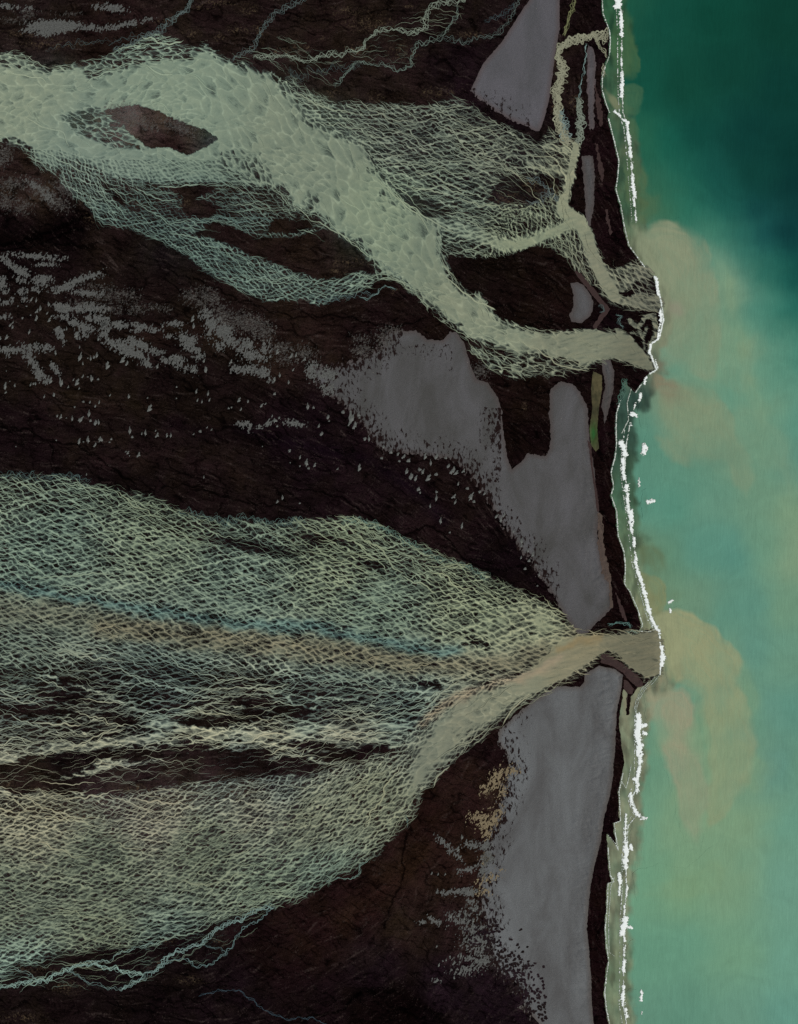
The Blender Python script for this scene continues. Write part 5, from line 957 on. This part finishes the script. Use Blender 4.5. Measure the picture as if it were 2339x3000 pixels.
leaves(800, 1500, [(1045,55,12),(1105,125,7),(1178,85,11),(1395,25,12),(1420,45,12),(1440,20,10),(1500,120,10),(1550,180,12),(1550,210,7),(1575,350,11),(1600,300,11),(1650,460,9),(1548,285,6),(1590,240,10),(1640,330,9),(1660,390,9),(1620,265,10)],
       'grey drift along the narrow lower left side of the largest flat', 'drifts by the narrow side of the flat')
leaves(800, 2250, [(1180,430,9),(1210,470,9),(1155,505,11),(1170,550,10),(1030,660,7),(1075,660,7),(990,655,8),(1048,772,10),(925,958,8),(1022,1108,8),(1168,1105,8),(1105,1170,7),(1172,1165,10),(1128,1215,11),(1105,1180,6),(1162,1278,9),(1035,1225,9),(1020,1325,11),(1130,1305,8),(1215,1110,13),(1250,880,9),(1275,870,9),(1290,905,9),(1250,950,9),(1195,935,8),(1110,920,12),(1160,915,8),(1060,1200,7),(1080,1195,7),(1200,1080,8)],
       'grey drift on the brown slope left of the lower flat', 'drifts left of the lower flat')
# the thickly mottled lower edge of the long flat: dark hollows and pale scraps nobody could count
bl = []
r5 = np.random.default_rng(5)
for i in range(420):
    t = r5.uniform(0, 1); x = 1400 + 230 * t + r5.normal(0, 34); y = 2740 + 280 * t + r5.normal(0, 26) - 60 * (1 - t) * r5.uniform(0, 1)
    bl.append((x, y, r5.uniform(3, 7), r5.uniform(3, 5.5), r5.uniform(-1, .2)))
Vv, Fv = [], []; o_ = 0
for (x, y, rx, ry, rot) in bl:
    if x > 1600 or x < 1330: continue
    n = 7; a = np.linspace(0, 2 * np.pi, n, endpoint=False); rr = r5.uniform(.6, 1.2, n); ex = rx * np.cos(a) * rr; ey = ry * np.sin(a) * rr
    X_ = x + ex * math.cos(rot) - ey * math.sin(rot); Y_ = y + ex * math.sin(rot) + ey * math.cos(rot); z = float(samp(H, x, y)) + .06 + .004 * (o_ % 5)
    Vv += [(float(WX(p)), float(WY(q)), z) for p, q in zip(X_, Y_)] + [(float(WX(x)), float(WY(y)), z)]; Fv += [(o_ + i, o_ + (i + 1) % n, o_ + n, -1) for i in range(n)]; o_ += n + 1
Vv = np.array(Vv); Vv[:, 2] += 0
add('dark_gravel', new_mesh('dark_gravel', Vv, Fv, mat_ground, np.tile(lin((34, 26, 28)), (len(Vv), 1)), {k: np.zeros(len(Vv)) for k in ('streak', 'gully', 'dry_silt')}), 'dark gravel flecks mottling the lower left edge of the long grey flat', 'gravel', kind='stuff')

# ================================================================ SURF
MF = Mat('sea_foam'); nf = MF.noise(4.5, 5, .75, dist=.6); MF.color(MF.mix(MF.ramp(MF.math('ADD', MF.math('MULTIPLY', MF.attr('cover'), .42), MF.math('MULTIPLY', nf, 1.15)), .50, .98), lin((124, 134, 116)), lin((232, 236, 231))))
def foam(pts, w_, ra, seed, label, name='breaking_wave', cat='breaking wave', group=None, kind=None, sc=5.0, step=1.3, z=.065, cov=1.0):
    P = np.asarray(pts, float); bb = (P[:, 0].min() - 22, P[:, 1].min() - 14, P[:, 0].max() + 22, P[:, 1].max() + 14)
    wv = P[:, 2] if P.shape[1] > 2 else np.full(len(P), w_)
    def fn(x, y):
        d, s_ = line_at(P, x, y); w2 = np.interp(s_, np.linspace(0, 1, len(P)), wv)
        n = fbm(x / (sc * 1.25) + seed, y / sc, 800 + seed, 4, .65); m = noise(x / 30 + seed, y / 16, 830 + seed)
        return w2 * (1 + .55 * m) * .5 - d + ra * n
    vx, vy, F = field_sheet(fn, bb, step)
    if len(F) == 0: return
    f = fn(vx, vy); V = np.stack([WX(vx), WY(vy), np.full(len(vx), z) + .012 * np.clip(f, 0, 4)], 1)
    return add(name, new_mesh(name, V, F, MF.m, attrs={'cover': np.clip(f / 3.2 + .1, 0, 1) * cov}), label, cat, group=group, kind=kind)
BW = [([(1809,-40),(1812,0),(1808,16)],16,'topmost breaking wave, cut by the top edge'),([(1818,35),(1821,60),(1822,103)],8,'long breaker just below the topmost one'),([(1822,138),(1822,144)],5,'tiny white fleck between the upper breakers'),([(1821,172),(1821,190)],5,'short breaker left of the scalloped olive plume'),
 ([(1823,214),(1824,242)],7,'medium breaker above the square-ended one'),([(1822,249),(1822,266),(1821,280)],10,'square-ended breaker beside the small green plume'),([(1800,326),(1812,334),(1825,350),(1840,357)],6,'breaker running slantwise in to the beach at the notch'),([(1838,362),(1840,388),(1843,409)],8,'breaker just below the slantwise one'),
 ([(1846,415),(1847,440),(1848,457)],7,'breaker beside the smallest olive plume'),([(1852,476),(1852,492)],7,'short breaker beside the dark sand swirl'),([(1853,513),(1855,545),(1860,575)],9,'long ragged breaker above the large tan plume'),([(1857,584),(1859,603)],5,'small breaker under the long ragged one'),([(1862,622),(1864,646)],4,'last small breaker above the large tan plume'),
 ([(1923,815),(1926,840),(1927,866)],7,'white breaker on the point above the middle mouths'),([(1932,908),(1937,930),(1932,952)],10,'widest breaker on the point by the third mouth'),([(1928,955),(1928,992)],8,'breaker closing the third mouth'),([(1905,1010),(1902,1034)],6,'short breaker above the middle river tip'),([(1921,1055),(1926,1078)],3,'thin breaker at the middle river tip'),
 ([(1893,1105),(1888,1122)],6,'breaker just below the middle river tip'),([(1877,1155),(1874,1172)],7,'triangular breaker along the tidal pool'),([(1862,1180),(1858,1200)],3,'thin breaker lines off the tidal pool'),([(1852,1213),(1865,1218)],9,'pair of triangular breakers off the finger of sand'),([(1848,1238),(1850,1246)],4,'small foam cross off the finger of sand'),
 ([(1822,1300),(1828,1315),(1833,1328)],13,'wide foam patch touching the shore by the lagoon end'),([(1826,1346),(1826,1375),(1829,1403)],9,'tall foam patch below the wide one'),([(1836,1424),(1836,1434)],12,'round foam patch in the middle of the shore'),([(1839,1446),(1839,1470),(1842,1497)],8,'long foam streak by the middle of the coast'),
 ([(1848,1500),(1847,1515),(1851,1528)],12,'wide foam patch below the long streak'),([(1850,1530),(1851,1558)],9,'ragged foam patch in mid coast'),([(1858,1578),(1858,1600)],7,'short solid breaker below the ragged patch'),([(1862,1620),(1864,1640)],7,'square breaker by the olive plume'),([(1862,1646),(1868,1668),(1873,1690)],8,'breaker leading into the longest one'),
 ([(1875,1686,8),(1884,1720,13),(1893,1755,10),(1903,1793,12)],10,'longest slanting breaker above the lower mouth'),([(1903,1793),(1912,1820),(1928,1846)],8,'breaker curling round the black spit tip'),([(1930,1845),(1934,1858),(1930,1875),(1937,1892)],5,'zigzag breaker across the lower mouth'),([(1937,1897),(1942,1922),(1938,1946)],12,'thick breaker across the lower mouth'),([(1936,1948),(1934,1972)],4,'thin end of the breakers across the lower mouth'),
 ([(1872,2099),(1872,2134)],14,'thick block of foam below the lower mouth'),([(1884,2126),(1894,2124)],9,'foam pennant right of the thick block'),([(1888,2146),(1890,2148)],10,'small round foam patch right of the thick block'),([(1868,2143),(1872,2175),(1874,2205)],16,'biggest foam patch of the coast below the lower mouth'),([(1877,2210),(1875,2246)],9,'foam tail below the biggest patch'),
 ([(1872,2250),(1868,2280)],9,'foam streak above the inward bend'),([(1860,2283),(1870,2298),(1866,2316)],9,'foam knot above the inward bend'),([(1848,2322),(1852,2355),(1862,2380),(1872,2390)],8,'foam bending outwards low on the coast'),([(1876,2399),(1893,2397)],6,'flat bright foam patch off the bend'),([(1834,2388),(1833,2420),(1832,2460)],5,'thin foam line inside the bend'),
 ([(1834,2470),(1834,2500),(1832,2540)],12,'wide speckled foam patch beside the third lagoon tip'),([(1848,2478),(1850,2488)],7,'foam chip right of the wide speckled patch'),([(1815,2560),(1817,2590),(1814,2620)],8,'foam along the low dark cape'),([(1838,2594),(1836,2625)],5,'thin foam right of the low dark cape'),([(1830,2655),(1830,2678)],5,'little foam streak above the triangular patch'),
 ([(1832,2688),(1830,2712),(1824,2735)],13,'triangular foam patch in the lower part of the coast'),([(1836,2715),(1850,2718)],7,'pointed end of the triangular foam patch'),([(1828,2740),(1832,2756)],6,'foam dashes below the triangular patch'),([(1829,2815),(1827,2847)],8,'medium foam patch low on the coast'),([(1828,2893),(1825,2920),(1826,2945)],8,'lowest long foam patch'),([(1833,2957),(1838,2978)],7,'foam patch at the bottom edge'),
 ([(1880,2904),(1879,2930)],6,'lone white patch standing off the lowest long foam'),([(1880,2965),(1880,2970)],4,'tiny white fleck below the lone low patch'),([(1888,1306),(1888,1325)],13,'lone white patch out at sea beside the green shallows'),([(1898,1470),(1918,1468)],8,'lone flat white patch out at sea in mid coast'),([(1960,1766),(1970,1760)],7,'white fleck on the crown of the largest tan plume'),([(1963,1784),(1965,1793)],5,'small faint fleck under the one on the largest plume'),
 ([(1873,1402),(1873,1425)],4,'faint grey fleck right of the round foam patch'),([(1832,2770),(1830,2800)],3,'thin broken foam above the medium low patch')]
for k, (p, w_, lb) in enumerate(BW):
    foam(p, w_ * 1.2 + .3, 5.4 + .40 * w_, 20 + k, lb, group='breaking waves along the coast')
# lines of foam on the beach
for k, (a, b, lb) in enumerate([(0, 12, 'thin white wash line along the upper beach'), (12, 22, 'white wash line along the beach above the mouths'), (22, 31, 'white wash line round the point of the middle mouths'), (31, 33, 'white wash line at the middle river tip'), (37, 48, 'thin wash line along the beach by the lagoon'), (45, 56, 'wash line up to the black spit'), (70, 78, 'thin wash line along the lower grey flat'), (78, 97, 'thin bright wash line along the lowest beach')]):
    foam([(p[0] + 3, p[1]) for p in COAST[a:b]], 5.2 if k == 2 else 2.6, 3.4, 60 + k, lb, 'wash_line', 'wash line', kind='structure', sc=4., cov=.9)
for k, off in enumerate((0, 9, 17)):
    foam([(1934 - off, 1975 - off * .2), (1915 - off, 2000), (1890 - off * .6, 2020 - off * .1), (1873 - off * .5, 2050), (1866 - off * .4, 2075), (1864, 2092)], 1.4, 1.3, 90 + k, ['outer', 'middle', 'inner'][k] + ' thin curved wave line below the lower mouth', 'wave_line', 'wave line', kind='structure', sc=4., step=1.1, cov=.8)
foam([(1850,1140),(1838,1180),(1842,1230),(1822,1270)], 2, 2.2, 95, 'thin broken wave lines off the dark tidal pool', 'wave_line', 'wave line', kind='structure', sc=4., cov=.8)
foam([(1800,2570),(1790,2600),(1783,2700),(1785,2790),(1800,2800)], 2, 2.4, 96, 'thin inner wave line along the lowest beach', 'wave_line', 'wave line', kind='structure', sc=4., cov=.7)
foam([(1822,2290),(1835,2310),(1845,2270),(1850,2240)], 2, 2.4, 97, 'thin inner wave line above the inward bend', 'wave_line', 'wave line', kind='structure', sc=4., cov=.7)

# the outer row of breakers is nearly continuous: thin lacy foam between the big ones
OUT = [(1815,-60),(1819,40),(1822,110),(1822,190),(1823,260),(1826,330),(1840,375),(1848,450),(1853,520),(1860,590),(1864,650)]
OUT2 = [(1846,1240),(1836,1300),(1830,1380),(1838,1440),(1846,1500),(1856,1580),(1864,1650),(1880,1705),(1896,1765),(1910,1815),(1932,1850)]
OUT3 = [(1872,2095),(1872,2200),(1870,2290),(1852,2340),(1868,2385),(1840,2420),(1834,2530),(1836,2600),(1830,2680),(1828,2760),(1828,2850),(1826,2940),(1836,3000),(1836,3100)]
for k, (p, lb) in enumerate(((OUT, 'upper'), (OUT2, 'middle'), (OUT3, 'lower'))):
    foam(p, 3.0, 5.8, 130 + k, 'thin lacy foam line joining the breakers along the %s coast' % lb, 'foam_line', 'foam line', kind='structure', sc=5., cov=.75)
    foam([(q[0] - 12, q[1]) for q in p], 1.0, 5.2, 140 + k, 'scattered flecks of foam shoreward of the breakers along the %s coast' % lb, 'foam_flecks', 'foam', kind='stuff', sc=5., cov=.85)
